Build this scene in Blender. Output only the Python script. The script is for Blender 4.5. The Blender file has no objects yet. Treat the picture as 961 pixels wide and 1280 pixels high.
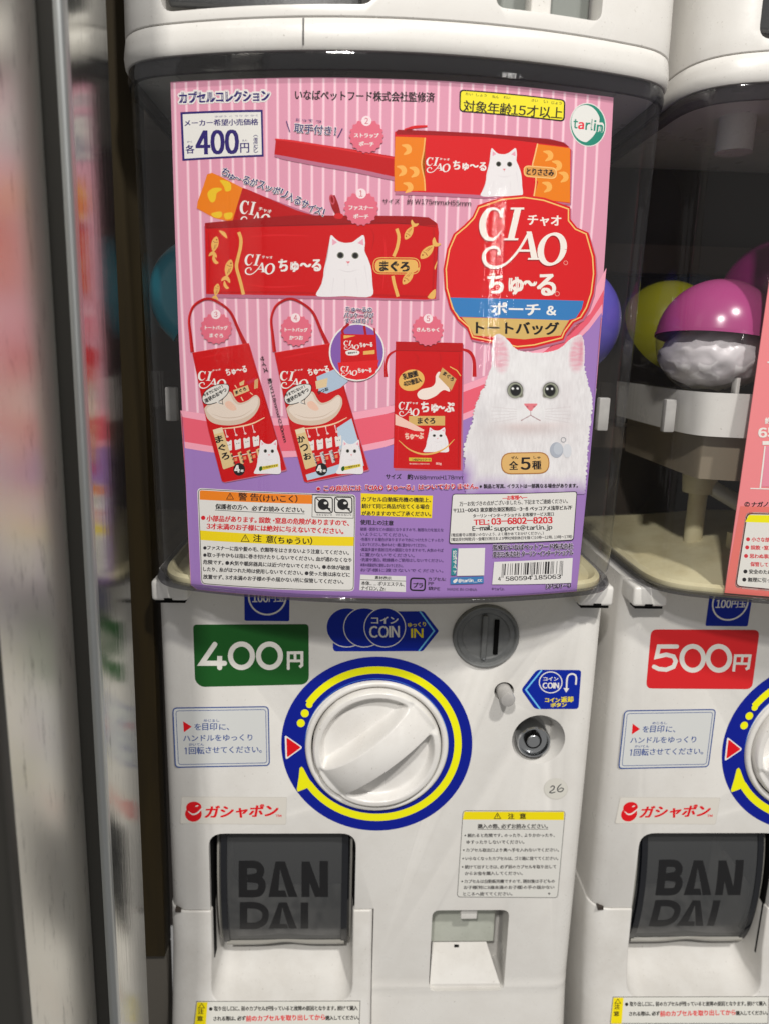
import bpy, bmesh, math, random
import numpy as np
from mathutils import Vector, Matrix
rnd = random.Random(7)
PI = math.pi
SC = bpy.context.scene
COL = SC.collection

# ------------------------------------------------------------------ camera
FPX, W0, H0 = 916.68, 961.0, 1280.0
CR = np.array([[0.99893605, 0.04260978, -0.01764041],
               [-0.03764566, 0.97437157, 0.22177207],
               [0.02663797, -0.22087203, 0.97493895]])   # columns: right, forward, up
CT = np.array([0.0, -0.445, 0.0])
cam_d = bpy.data.cameras.new('camera'); cam = bpy.data.objects.new('camera', cam_d); COL.objects.link(cam)
cam_d.sensor_fit = 'VERTICAL'; cam_d.sensor_height = 36; cam_d.sensor_width = 27
cam_d.lens = FPX * 36 / H0; cam_d.clip_start = 0.01; cam_d.clip_end = 50
cam_d.dof.use_dof = True; cam_d.dof.focus_distance = 0.415; cam_d.dof.aperture_fstop = 7.5
M = Matrix.Identity(4)
for i in range(3):
    M[i][0] = CR[i][0]; M[i][1] = CR[i][2]; M[i][2] = -CR[i][1]; M[i][3] = CT[i]
cam.matrix_world = M
SC.camera = cam

# ------------------------------------------------------------------ light
w = bpy.data.worlds.new('World'); SC.world = w; w.use_nodes = True
bg = w.node_tree.nodes['Background']; bg.inputs[0].default_value = (1.0, 0.975, 0.945, 1); bg.inputs[1].default_value = 0.25
SC.view_settings.view_transform = 'Standard'; SC.view_settings.look = 'None'
SC.view_settings.exposure = 0; SC.view_settings.gamma = 1
SC.render.engine = 'CYCLES'
SC.cycles.max_bounces = 12; SC.cycles.transparent_max_bounces = 16
SC.cycles.use_denoising = True
SC.cycles.caustics_reflective = False; SC.cycles.caustics_refractive = False

def lamp(name, loc, target, sx, sy, power, colr):
    d = bpy.data.lights.new(name, 'AREA'); d.shape = 'RECTANGLE'; d.size = sx; d.size_y = sy; d.energy = power; d.color = colr
    o = bpy.data.objects.new(name, d); COL.objects.link(o); o.location = loc
    o.rotation_euler = (Vector(target) - Vector(loc)).to_track_quat('-Z', 'Y').to_euler()
    return o
TG = (0.05, 0, -0.2)
lamp('ceiling_lamp', (0.65, -1.50, 1.83), TG, 0.11, 0.11, 40, (1, .965, .915))
lamp('ceiling_lamp', (-0.33, -1.50, 1.22), TG, 0.09, 0.09, 24, (1, .965, .915))
lamp('far_strip_lamp', (1.42, -2.85, 0.30), TG, 0.05, 0.75, 3, (1, .97, .93))

# ------------------------------------------------------------------ materials
def lin(c):
    c = c / 255.0
    return c / 12.92 if c <= 0.04045 else ((c + 0.055) / 1.055) ** 2.4
MATS = {}
def bsdf(m): return m.node_tree.nodes['Principled BSDF']
def newmat(name, rgb, rough=0.5, spec=0.5, metal=0.0, **kw):
    m = bpy.data.materials.new(name); m.use_nodes = True; b = bsdf(m)
    b.inputs['Base Color'].default_value = (*rgb, 1); b.inputs['Roughness'].default_value = rough
    b.inputs['Metallic'].default_value = metal; b.inputs['Specular IOR Level'].default_value = spec
    for k, v in kw.items(): b.inputs[k.replace('_', ' ')].default_value = v
    return m
def texnoise(m, scale, detail=4, rough=.6, vec_scale=None, obj=True):
    nt = m.node_tree
    tc = nt.nodes.new('ShaderNodeTexCoord'); mp = nt.nodes.new('ShaderNodeMapping')
    nt.links.new(tc.outputs['Object'], mp.inputs[0])
    if vec_scale: mp.inputs['Scale'].default_value = vec_scale
    n = nt.nodes.new('ShaderNodeTexNoise'); n.inputs['Scale'].default_value = scale; n.inputs['Detail'].default_value = detail
    n.inputs['Roughness'].default_value = rough
    nt.links.new(mp.outputs[0], n.inputs['Vector']); return n
def ramp(m, src, p0, c0, p1, c1):
    r = m.node_tree.nodes.new('ShaderNodeValToRGB'); e = r.color_ramp.elements
    e[0].position = p0; e[0].color = c0; e[1].position = p1; e[1].color = c1
    m.node_tree.links.new(src, r.inputs[0]); return r
def add_bump(m, src, strength, dist):
    b = m.node_tree.nodes.new('ShaderNodeBump'); b.inputs['Strength'].default_value = strength; b.inputs['Distance'].default_value = dist
    m.node_tree.links.new(src, b.inputs['Height']); m.node_tree.links.new(b.outputs[0], bsdf(m).inputs['Normal'])
def worn(name, rgb, rgb2, rough, rough2, scale=35, bump=0.08, spec=.5):
    """a plastic whose colour and gloss drift a little: grime, scuffs"""
    m = newmat(name, rgb, rough, spec)
    n = texnoise(m, scale, 6, .65); r = ramp(m, n.outputs[0], .38, (*rgb2, 1), .58, (*rgb, 1))
    # fine specks of dirt
    n2 = texnoise(m, 700, 3, .6); r2 = ramp(m, n2.outputs[0], .27, (.45, .42, .38, 1), .33, (1, 1, 1, 1))
    mx = m.node_tree.nodes.new('ShaderNodeMix'); mx.data_type = 'RGBA'; mx.blend_type = 'MULTIPLY'; mx.inputs[0].default_value = .6
    m.node_tree.links.new(r.outputs[0], mx.inputs[6]); m.node_tree.links.new(r2.outputs[0], mx.inputs[7])
    m.node_tree.links.new(mx.outputs[2], bsdf(m).inputs['Base Color'])
    rr = m.node_tree.nodes.new('ShaderNodeMapRange'); rr.inputs[1].default_value = .35; rr.inputs[2].default_value = .65
    rr.inputs[3].default_value = rough2; rr.inputs[4].default_value = rough
    m.node_tree.links.new(n.outputs[0], rr.inputs[0]); m.node_tree.links.new(rr.outputs[0], bsdf(m).inputs['Roughness'])
    n3 = texnoise(m, 260, 3, .6); add_bump(m, n3.outputs[0], bump, .0006)
    return m
WHITE = worn('white_plastic', (.72, .705, .675), (.69, .672, .64), .26, .36)
WHITE2 = worn('white_plastic_scuffed', (.71, .695, .665), (.635, .615, .58), .28, .42, 22)
KNOBM = worn('knob_plastic', (.76, .745, .72), (.70, .68, .65), .2, .3, 30, .03)
CREAM = worn('cream_plastic', (.60, .55, .36), (.52, .46, .28), .35, .5)
GREYP = worn('grey_plastic', (.17, .175, .175), (.13, .135, .135), .33, .45, 50, .05)
BTN = worn('button_plastic', (.42, .41, .395), (.36, .35, .34), .3, .4, 80, .02)
DARK = newmat('dark_interior', (.042, .032, .025), .5)
SHELF = newmat('brown_interior_ledge', (.10, .075, .055), .55)
BLACK = newmat('black_gap', (.003, .003, .003), .7, .1)
FLAP = newmat('smoked_flap_plastic', (.078, .081, .084), .18, .8)
def see_through(m, tint, amount):
    nt = m.node_tree; b = bsdf(m); o = [n for n in nt.nodes if n.type == 'OUTPUT_MATERIAL'][0]
    t = nt.nodes.new('ShaderNodeBsdfTransparent'); t.inputs[0].default_value = (*tint, 1); x = nt.nodes.new('ShaderNodeMixShader'); x.inputs[0].default_value = amount
    nt.links.new(b.outputs[0], x.inputs[1]); nt.links.new(t.outputs[0], x.inputs[2]); nt.links.new(x.outputs[0], o.inputs[0])
see_through(FLAP, (.5, .5, .5), .38)
n_ = texnoise(FLAP, 60, 5); add_bump(FLAP, n_.outputs[0], .10, .0008)
FLAPL = newmat('moulded_dark_letter', (.006, .006, .007), .4)
CHROME = newmat('lock_metal', (.60, .62, .64), .20, .5, 1.0)
STEEL = newmat('brushed_steel', (.50, .49, .465), .17, .5, 1.0)
n_ = texnoise(STEEL, 1.0, 5, .6, (200, 420, 14)); add_bump(STEEL, n_.outputs[0], .45, .0004)
n2_ = texnoise(STEEL, 1.0, 6, .7, (90, 420, 60)); r_ = ramp(STEEL, n2_.outputs[0], .30, (.22, .21, .19, 1), .42, (.50, .49, .45, 1))
STEEL.node_tree.links.new(r_.outputs[0], bsdf(STEEL).inputs['Base Color'])
bsdf(STEEL).inputs['Anisotropic'].default_value = .3
STEEL2 = newmat('satin_steel', (.50, .49, .455), .30, .5, .8)
n_ = texnoise(STEEL2, 1.0, 5, .6, (200, 300, 10)); add_bump(STEEL2, n_.outputs[0], .25, .0004)
n2_ = texnoise(STEEL2, 1.0, 6, .7, (60, 160, 40)); r_ = ramp(STEEL2, n2_.outputs[0], .30, (.42, .41, .375, 1), .44, (.72, .705, .65, 1)); STEEL2.node_tree.links.new(r_.outputs[0], bsdf(STEEL2).inputs['Base Color'])
DKSTEEL = newmat('steel_dark_reflection', (.026, .025, .022), .5, .3, .0)  # the dark room this steel mirrors is put into its base colour
n_ = texnoise(DKSTEEL, 1.0, 5, .6, (200, 200, 30)); add_bump(DKSTEEL, n_.outputs[0], .2, .0006)
EDGE = newmat('steel_edge_highlight', (.48, .50, .50), .42, .5, 1.0)  # highlight of the rounded post corner put into a lighter steel tone
WOOD = newmat('dark_brown_board', (.020, .012, .003), .6, .3)
n_ = texnoise(WOOD, 1.0, 5, .6, (60, 60, 6)); r_ = ramp(WOOD, n_.outputs[0], .3, (.016, .010, .002, 1), .7, (.036, .023, .004, 1))
WOOD.node_tree.links.new(r_.outputs[0], bsdf(WOOD).inputs['Base Color'])
GREYW = newmat('grey_kick_panel', (.11, .10, .085), .6, .3)

def clear_plastic(name, tint, minr, streak=True, maxr=.65, haze=.009):
    """thin clear plastic: see-through sheet with Fresnel gloss (a real thin shell, same for every ray)"""
    m = bpy.data.materials.new(name); m.use_nodes = True; nt = m.node_tree; nt.nodes.clear()
    out = nt.nodes.new('ShaderNodeOutputMaterial'); mix = nt.nodes.new('ShaderNodeMixShader')
    hz = nt.nodes.new('ShaderNodeMixShader'); df = nt.nodes.new('ShaderNodeBsdfDiffuse'); df.inputs[0].default_value = (.55, .56, .58, 1)
    hf = nt.nodes.new('ShaderNodeMapRange'); hf.inputs[1].default_value = 0; hf.inputs[2].default_value = 1; hf.inputs[3].default_value = haze; hf.inputs[4].default_value = haze * 9
    tr = nt.nodes.new('ShaderNodeBsdfTransparent'); tr.inputs[0].default_value = (*tint, 1)
    gl = nt.nodes.new('ShaderNodeBsdfAnisotropic'); gl.inputs['Roughness'].default_value = .05; gl.inputs[0].default_value = (1, 1, 1, 1)
    lf = nt.nodes.new('ShaderNodeLayerWeight'); lf.inputs[0].default_value = .5
    lw = nt.nodes.new('ShaderNodeMath'); lw.operation = 'POWER'; lw.inputs[1].default_value = 5; nt.links.new(lf.outputs[1], lw.inputs[0])
    mr = nt.nodes.new('ShaderNodeMapRange'); mr.inputs[1].default_value = 0; mr.inputs[2].default_value = 1
    mr.inputs[3].default_value = minr; mr.inputs[4].default_value = maxr
    nt.links.new(lw.outputs[0], mr.inputs[0]); nt.links.new(mr.outputs[0], mix.inputs[0])
    l3 = nt.nodes.new('ShaderNodeMath'); l3.operation = 'POWER'; l3.inputs[1].default_value = 3; nt.links.new(lf.outputs[1], l3.inputs[0]); nt.links.new(l3.outputs[0], hf.inputs[0]); nt.links.new(hf.outputs[0], hz.inputs[0]); nt.links.new(tr.outputs[0], hz.inputs[1]); nt.links.new(df.outputs[0], hz.inputs[2]); nt.links.new(hz.outputs[0], mix.inputs[1]); nt.links.new(gl.outputs[0], mix.inputs[2]); nt.links.new(mix.outputs[0], out.inputs[0])
    if streak:
        tc = nt.nodes.new('ShaderNodeTexCoord'); mp = nt.nodes.new('ShaderNodeMapping'); mp.inputs['Scale'].default_value = (130, 130, 5)
        n = nt.nodes.new('ShaderNodeTexNoise'); n.inputs['Scale'].default_value = 1; n.inputs['Detail'].default_value = 5
        b = nt.nodes.new('ShaderNodeBump'); b.inputs['Strength'].default_value = .35; b.inputs['Distance'].default_value = .0007
        nt.links.new(tc.outputs['Object'], mp.inputs[0]); nt.links.new(mp.outputs[0], n.inputs[0]); nt.links.new(n.outputs[0], b.inputs['Height'])
        nt.links.new(b.outputs[0], gl.inputs['Normal'])
    return m
CASE = clear_plastic('clear_case_plastic', (.985, .985, .985), .032)
CASELIP = clear_plastic('smoky_case_rim_plastic', (.58, .58, .60), .05)
CAPCLR = clear_plastic('clear_capsule_plastic', (.95, .94, .95), .04, False)
STKCLR = clear_plastic('clear_sticker_film', (.88, .87, .86), .02, False)

KCOL = 1.06
def ink(r, g, b, k=None, rough=.45, spec=.15):
    """printed ink; one material per colour"""
    key = (r, g, b, k, rough)
    if key not in MATS:
        kk = KCOL if k is None else k
        MATS[key] = newmat('printed_ink', tuple(min(.88, lin(v) * kk) for v in (r, g, b)), rough, spec)
    return MATS[key]

# ------------------------------------------------------------------ scene graph helpers
def tag(o, label=None, cat=None, group=None, kind=None):
    if label: o['label'] = label
    if cat: o['category'] = cat
    if group: o['group'] = group
    if kind: o['kind'] = kind
    return o
def thing(name, label, cat, loc, group=None):
    o = bpy.data.objects.new(name, None); COL.objects.link(o); o.location = loc; o.empty_display_size = .02
    tag(o, label, cat, group); return o
def wloc(o):
    v = Vector((0, 0, 0))
    while o is not None: v = v + o.location; o = o.parent
    return v
def link(name, me, parent=None, mats=()):
    """me holds world coordinates; the object's origin goes to its own centre"""
    for m in mats: me.materials.append(m)
    n = len(me.vertices); co = np.empty(n * 3, np.float32); me.vertices.foreach_get('co', co); co = co.reshape(n, 3)
    c = Vector([float(x) for x in ((co.max(0) + co.min(0)) / 2)]) if n else Vector()
    me.transform(Matrix.Translation(-c))
    o = bpy.data.objects.new(name, me); COL.objects.link(o)
    if parent is not None:
        o.parent = parent; o.location = c - wloc(parent)
    else: o.location = c
    return o
def smooth(me, ang=35):
    me.shade_smooth()
    try: me.set_sharp_from_angle(angle=math.radians(ang))
    except Exception: pass
def from_bm(bm, name='m', sm=None):
    me = bpy.data.meshes.new(name); bm.to_mesh(me); bm.free()
    if sm: smooth(me, sm)
    return me
def copy_tree(o, parent=None, dx=0.0, skip=()):
    c = o.copy(); COL.objects.link(c); c.parent = parent
    if parent is None: c.location = o.location + Vector((dx, 0, 0))
    for ch in list(o.children):
        if ch.get('once'): continue
        copy_tree(ch, c)
    return c

# ------------------------------------------------------------------ surfaces that take print
class Surf:
    eps = 6e-7
    def __init__(s, g, xg=None, zg=None, base=1e-4):
        s.g = g; s.xg = xg; s.zg = zg; s.n = 0; s.base = base
        # piecewise-linear knots so that every layer has the same facets
    def depth(s, X, Z):
        return s.g(X, Z)
    def hit(s, P):
        P = np.atleast_2d(np.asarray(P, float))
        d = np.c_[(P[:, 0] - W0 / 2) / FPX, np.ones(len(P)), (H0 / 2 - P[:, 1]) / FPX] @ CR.T
        t = (0 - CT[1]) / d[:, 1]
        for _ in range(14):
            X = CT + d * t[:, None]; t = (s.g(X[:, 0], X[:, 2]) - CT[1]) / d[:, 1]
        X = CT + d * t[:, None]
        return X[:, [0, 2]]
def flat(Y): return Surf(lambda x, z: np.full_like(np.asarray(x, float), Y))

FR = [0.0, 0.0, 1.0]
def frame(ox=0., oy=0., s=1.): FR[:] = [ox, oy, s]
def P(pts): return np.asarray(pts, float) * FR[2] + np.array(FR[:2])

_tc = {}
def text_mesh(s, res=3):
    key = (s, res)
    if key in _tc: return _tc[key]
    cu = bpy.data.curves.new('t', 'FONT'); cu.body = s; cu.size = 1; cu.resolution_u = res
    o = bpy.data.objects.new('t', cu); COL.objects.link(o)
    dg = bpy.context.evaluated_depsgraph_get(); me = o.evaluated_get(dg).to_mesh()
    V = np.array([v.co[:2] for v in me.vertices]) if len(me.vertices) else np.zeros((0, 2))
    Fc = [tuple(p.vertices) for p in me.polygons]
    o.evaluated_get(dg).to_mesh_clear()
    bpy.data.objects.remove(o); bpy.data.curves.remove(cu)
    _tc[key] = (V, Fc); return _tc[key]
def sans(s, res=3, gap=.09, space=.3):
    """Latin and digits in the upright sans of the full-width block, set tight"""
    x = 0; VV = []; FF = []; n = 0
    for ch in s:
        if ch in ' 　': x += space; continue
        if ch == 'I':
            VV.append(np.array([(x, 0), (x + .105, 0), (x + .105, .733), (x, .733)])); FF.append((n, n + 1, n + 2, n + 3)); n += 4; x += .105 + gap; continue
        c = chr(ord(ch) + 0xFEE0) if 33 <= ord(ch) < 127 else ch
        V, Fc = text_mesh(c, res)
        if not len(V): continue
        lo, hi = V[:, 0].min(), V[:, 0].max()
        if ord(ch) > 0x2000:
            VV.append(V + [x, 0]); FF += [tuple(i + n for i in f) for f in Fc]; n += len(V); x += .98 if ch not in '、。・！' else .7; continue
        VV.append(V + [x - lo, 0]); FF += [tuple(i + n for i in f) for f in Fc]; n += len(V); x += hi - lo + gap
    return np.vstack(VV), FF

# how far up the stack of inks a part of the poster lies (0 = straight on the background)
LEVEL = dict(handle_callout=2, strap_pouch_picture=1, packet_callout=2, zip_pouch_picture=1, product_number_badge=3, title_badge=2, tote_bag_picture=2,
             inset_picture=4, package_callout=5, cat_charm=4, count_badge=4, product_note_line=5, contact_box=4, maker_box=4, size_line=3)
class Print:
    """collects flat print (px coordinates of the traced frame) and lays it on a real surface as one mesh"""
    def __init__(s, name, surf, parent, label=None):
        if surf.xg is not None: surf.n = 150 + 230 * LEVEL.get(name, 0) if name != 'poster_sheet' else 0
        elif surf.zg is None: surf.n = 0
        s.name = name; s.surf = surf; s.parent = parent; s.label = label
        s.V = []; s.F = []; s.MI = []; s.mats = []; s.nv = 0
    def mi(s, m):
        if m not in s.mats: s.mats.append(m)
        return s.mats.index(m)
    def add(s, px, faces, m):
        XZ = s.surf.hit(px); s.surf.n += 1
        off = s.surf.base + s.surf.n * s.surf.eps
        s.V.append(np.c_[XZ[:, 0], np.full(len(XZ), -off), XZ[:, 1]])
        s.F += [tuple(i + s.nv for i in f) for f in faces]; s.MI += [s.mi(m)] * len(faces); s.nv += len(XZ)
    def poly(s, pts, m, raw=False):
        p = np.asarray(pts, float) if raw else P(pts)
        s.add(p, [tuple(range(len(p)))], m)
    def rpoly(s, pts, r, m, n=5):
        s.poly(rounded(pts, r, n), m)
    def ell(s, cx, cy, rx, ry, m, n=36, rot=0):
        a = np.linspace(0, 2 * PI, n, endpoint=False); c, q = math.cos(rot), math.sin(rot)
        x, y = rx * np.cos(a), ry * np.sin(a)
        s.poly(np.c_[cx + x * c - y * q, cy + x * q + y * c], m)
    def ring(s, cx, cy, rx, ry, wd, m, a0=0, a1=360, n=48):
        a = np.radians(np.linspace(a0, a1, n))
        o = np.c_[cx + rx * np.cos(a), cy + ry * np.sin(a)]; i = np.c_[cx + (rx - wd) * np.cos(a), cy + (ry - wd) * np.sin(a)]
        s.add(P(np.vstack([o, i])), [(k, k + 1, n + k + 1, n + k) for k in range(n - 1)], m)
    def stroke(s, pts, wd, m, closed=False, sm=0):
        """wd: one width or one per point; sm: Catmull-Rom subdivisions"""
        p = np.asarray(pts, float); wd = np.asarray([wd] * len(p) if np.isscalar(wd) else wd, float)
        if closed: p = np.vstack([p, p[:1]]); wd = np.r_[wd, wd[:1]]
        if sm: p, wd = catmull(p, wd, sm, closed)
        d = np.gradient(p, axis=0)
        if closed: d[0] = d[-1] = p[1] - p[-2]
        L = np.hypot(d[:, 0], d[:, 1]) + 1e-9; nrm = np.c_[-d[:, 1] / L, d[:, 0] / L]
        if not sm and len(p) > 2:   # mitre
            e = np.diff(p, axis=0); e /= np.hypot(e[:, 0], e[:, 1])[:, None] + 1e-9
            for k in range(len(p)):
                if closed and k in (0, len(p) - 1): a, b = e[-1], e[0]
                elif 0 < k < len(p) - 1: a, b = e[k - 1], e[k]
                else: continue
                t = a + b; t /= np.hypot(*t) + 1e-9; q = np.array([-t[1], t[0]]); cs = max(.35, q @ np.array([-a[1], a[0]]))
                nrm[k] = q / cs
            if not closed:
                nrm[0] = [-e[0][1], e[0][0]]; nrm[-1] = [-e[-1][1], e[-1][0]]
        A = p + nrm * wd[:, None] / 2; B = p - nrm * wd[:, None] / 2; n = len(p)
        s.add(P(np.vstack([A, B])), [(k, k + 1, n + k + 1, n + k) for k in range(n - 1)], m)
    def outline(s, pts, wd, m, r=0, n=5):
        q = rounded(pts, r, n) if r else pts
        s.stroke(q, wd, m, closed=True)
    def text(s, t, x0, y0, x1, y1, h, m, bold=0, sn=False, res=3, skew=0):
        V, Fc = sans(t, res, .09 if sn else .07)
        if not len(V): return
        lo, hi = V.min(0), V.max(0); U = (V - lo) / (hi - lo + 1e-9)
        d = np.array([x1 - x0, y1 - y0], float); L = np.hypot(*d); up = np.array([d[1], -d[0]]) / L * h
        Q = np.array([x0, y0]) + U[:, :1] * d + U[:, 1:] * (up + d / L * skew)
        if bold:
            k = bold
            for ox, oy in ((-k, -k * .5), (k, -k * .5), (-k, k * .5), (k, k * .5)): s.add(P(Q + [ox, oy]), Fc, m)
        else: s.add(P(Q), Fc, m)
    def halo(s, t, x0, y0, x1, y1, h, m, k, **kw):
        a = kw.copy()
        for ang in range(0, 360, 60):
            ox, oy = k * math.cos(math.radians(ang)), k * math.sin(math.radians(ang))
            s.text(t, x0 + ox, y0 + oy, x1 + ox, y1 + oy, h, m, **a)
    def done(s, thick=None):
        bm = bmesh.new(); V = np.vstack(s.V)
        bv = [bm.verts.new(v) for v in V]
        for f, k in zip(s.F, s.MI):
            try: fa = bm.faces.new([bv[i] for i in f]); fa.material_index = k
            except ValueError: pass
        big = [f for f in bm.faces if len(f.verts) > 4]
        if big: bmesh.ops.triangulate(bm, faces=big, ngon_method='EAR_CLIP')
        bm.normal_update()
        fl = [f for f in bm.faces if f.normal.y > 0]
        if fl: bmesh.ops.reverse_faces(bm, faces=fl)
        lo, hi = V.min(0), V.max(0)
        for ax, grid in ((0, s.surf.xg), (2, s.surf.zg)):
            if grid is None: continue
            for gpos in grid:
                if lo[ax] < gpos < hi[ax]:
                    co = [0, 0, 0]; no = [0, 0, 0]; co[ax] = gpos; no[ax] = 1
                    bmesh.ops.bisect_plane(bm, geom=bm.verts[:] + bm.edges[:] + bm.faces[:], plane_co=co, plane_no=no, dist=1e-7)
        for v in bm.verts:
            v.co.y += float(s.surf.g(np.array([v.co.x]), np.array([v.co.z]))[0])
        me = from_bm(bm, s.name)
        o = link(s.name, me, s.parent, s.mats)
        if s.label: o['label'] = s.label
        return o
def catmull(p, wd, n, closed=False):
    out = []; N = len(p); q = np.c_[p, wd]
    for i in range(N - 1):
        a = q[i - 1] if i else (q[-2] if closed else 2 * q[0] - q[1]); b = q[i]; c = q[i + 1]
        d = q[i + 2] if i + 2 < N else (q[1] if closed else 2 * q[-1] - q[-2])
        for k in range(n):
            t = k / n
            out.append(.5 * ((2 * b) + (c - a) * t + (2 * a - 5 * b + 4 * c - d) * t * t + (3 * b - a - 3 * c + d) * t ** 3))
    out.append(q[-1]); out = np.array(out); return out[:, :2], np.maximum(out[:, 2], .01)
def rounded(pts, r, n=5):
    pts = [np.array(p, float) for p in pts]; out = []
    for i, p in enumerate(pts):
        a = pts[i - 1]; b = pts[(i + 1) % len(pts)]; ra = min(r, np.hypot(*(a - p)) * .49); rb = min(r, np.hypot(*(b - p)) * .49)
        p0 = p + (a - p) / np.hypot(*(a - p)) * ra; p1 = p + (b - p) / np.hypot(*(b - p)) * rb
        for k in range(n + 1):
            t = k / n; out.append((1 - t) ** 2 * p0 + 2 * t * (1 - t) * p * 1.0 + t * t * p1)
    return out
def blob(pts, n=6):
    """smooth closed outline"""
    p = np.array(list(pts) + [pts[0]], float); q, _ = catmull(p, np.ones(len(p)), n, True); return q[:-1]

# ------------------------------------------------------------------ solids
def box_bm(bm, x0, x1, y0, y1, z0, z1):
    vs = [bm.verts.new((x, y, z)) for x in (x0, x1) for y in (y0, y1) for z in (z0, z1)]
    for f in ((0, 1, 3, 2), (4, 6, 7, 5), (0, 4, 5, 1), (2, 3, 7, 6), (0, 2, 6, 4), (1, 5, 7, 3)):
        bm.faces.new([vs[i] for i in f])
    return vs
def bevel_all(bm, r, seg=3, sel=None):
    es = [e for e in bm.edges if (sel is None or sel(e))]
    bmesh.ops.bevel(bm, geom=es, offset=r, segments=seg, profile=.5, affect='EDGES')
def rbox(name, parent, mat, x0, x1, y0, y1, z0, z1, r=.001, seg=3, sm=40):
    bm = bmesh.new(); box_bm(bm, x0, x1, y0, y1, z0, z1); bmesh.ops.recalc_face_normals(bm, faces=bm.faces)
    if r: bevel_all(bm, r, seg)
    return link(name, from_bm(bm, name, sm), parent, [mat])
def prism_y(bm, pts, y0, y1):
    """pts: (x,z) outline, extruded along y"""
    a = [bm.verts.new((x, y0, z)) for x, z in pts]; b = [bm.verts.new((x, y1, z)) for x, z in pts]; n = len(pts)
    bm.faces.new(a); bm.faces.new(b[::-1])
    for i in range(n): bm.faces.new((a[i], a[(i + 1) % n], b[(i + 1) % n], b[i]))
    bmesh.ops.recalc_face_normals(bm, faces=bm.faces)
def lathe_bm(bm, prof, cx, cz, n=64, cap=True):
    """prof: (radius, y); axis along y through (cx, cz)"""
    rings = []
    for r, y in prof:
        if r < 1e-6: rings.append([bm.verts.new((cx, y, cz))])
        else: rings.append([bm.verts.new((cx + r * math.cos(2 * PI * k / n), y, cz + r * math.sin(2 * PI * k / n))) for k in range(n)])
    for A, B in zip(rings, rings[1:]):
        for k in range(n):
            j = (k + 1) % n
            if len(A) == 1 and len(B) == 1: continue
            if len(A) == 1: bm.faces.new((A[0], B[k], B[j]))
            elif len(B) == 1: bm.faces.new((A[k], A[j], B[0]))
            else: bm.faces.new((A[k], A[j], B[j], B[k]))
    bmesh.ops.recalc_face_normals(bm, faces=bm.faces)
def lathe(name, parent, mat, prof, cx, cz, n=64, sm=40):
    bm = bmesh.new(); lathe_bm(bm, prof, cx, cz, n); return link(name, from_bm(bm, name, sm), parent, [mat])
def boolean(me, cutters):
    o = bpy.data.objects.new('b', me); COL.objects.link(o); cs = []
    for c in cutters:
        co = bpy.data.objects.new('c', c); COL.objects.link(co); cs.append(co)
        md = o.modifiers.new('b', 'BOOLEAN'); md.operation = 'DIFFERENCE'; md.solver = 'EXACT'; md.object = co
    dg = bpy.context.evaluated_depsgraph_get(); dg.update()
    out = bpy.data.meshes.new_from_object(o.evaluated_get(dg)); 
    for c in cs: bpy.data.objects.remove(c)
    bpy.data.objects.remove(o); return out
def soften(me, width, seg=3, ang=28):
    o = bpy.data.objects.new('b', me); COL.objects.link(o)
    md = o.modifiers.new('v', 'BEVEL'); md.width = width; md.segments = seg; md.limit_method = 'ANGLE'; md.angle_limit = math.radians(ang)
    md.use_clamp_overlap = True; md.harden_normals = False; md.miter_outer = 'MITER_ARC'
    dg = bpy.context.evaluated_depsgraph_get(); dg.update()
    out = bpy.data.meshes.new_from_object(o.evaluated_get(dg)); bpy.data.objects.remove(o)
    smooth(out, 42); return out
def rrect(x0, x1, z0, z1, r, n=6): return [tuple(p) for p in rounded([(x0, z0), (x1, z0), (x1, z1), (x0, z1)], r, n)]

# ================================================================== the machine
XC = 0.021
A_CURV = 1.39
def plan(off=0.0, scale=1.0, yb=.15, nfront=24, ncorner=10, inset_front=0.0):
    """plan outline of case and cap, local x' -> list of (x', y) from back-left round the front to back-right"""
    R_ = []
    fx = .118 * scale
    pts = []
    def yf(x): return -.0535 + A_CURV * x * x - off + inset_front
    hw = .1448 * scale + off
    p0 = (fx, yf(fx)); sl = 2 * A_CURV * fx
    ctrl = (hw, p0[1] + (hw - fx) * sl)
    p3 = (hw, ctrl[1] + .034)
    corner = []
    for k in range(ncorner + 1):
        t = k / ncorner
        c1 = (p0[0] + (ctrl[0] - p0[0]) * .75, p0[1] + (ctrl[1] - p0[1]) * .75); c2 = (p3[0], p3[1] + (ctrl[1] - p3[1]) * .72)
        x = (1 - t) ** 3 * p0[0] + 3 * (1 - t) ** 2 * t * c1[0] + 3 * (1 - t) * t * t * c2[0] + t ** 3 * p3[0]
        y = (1 - t) ** 3 * p0[1] + 3 * (1 - t) ** 2 * t * c1[1] + 3 * (1 - t) * t * t * c2[1] + t ** 3 * p3[1]
        corner.append((x, y))
    front = [(-fx + 2 * fx * k / nfront, yf(-fx + 2 * fx * k / nfront)) for k in range(nfront + 1)]
    right = corner[1:] + [(hw, yb)]
    left = [(-x, y) for x, y in right[::-1]]
    return left + front + right
def loft(bm, rows, close=False):
    """rows: list of lists of co; returns verts"""
    vv = [[bm.verts.new(c) for c in r] for r in rows]
    for a, b in zip(vv, vv[1:]):
        for i in range(len(a) - 1): bm.faces.new((a[i], a[i + 1], b[i + 1], b[i]))
        if close: bm.faces.new((a[-1], a[0], b[0], b[-1]))
    return vv

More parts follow.
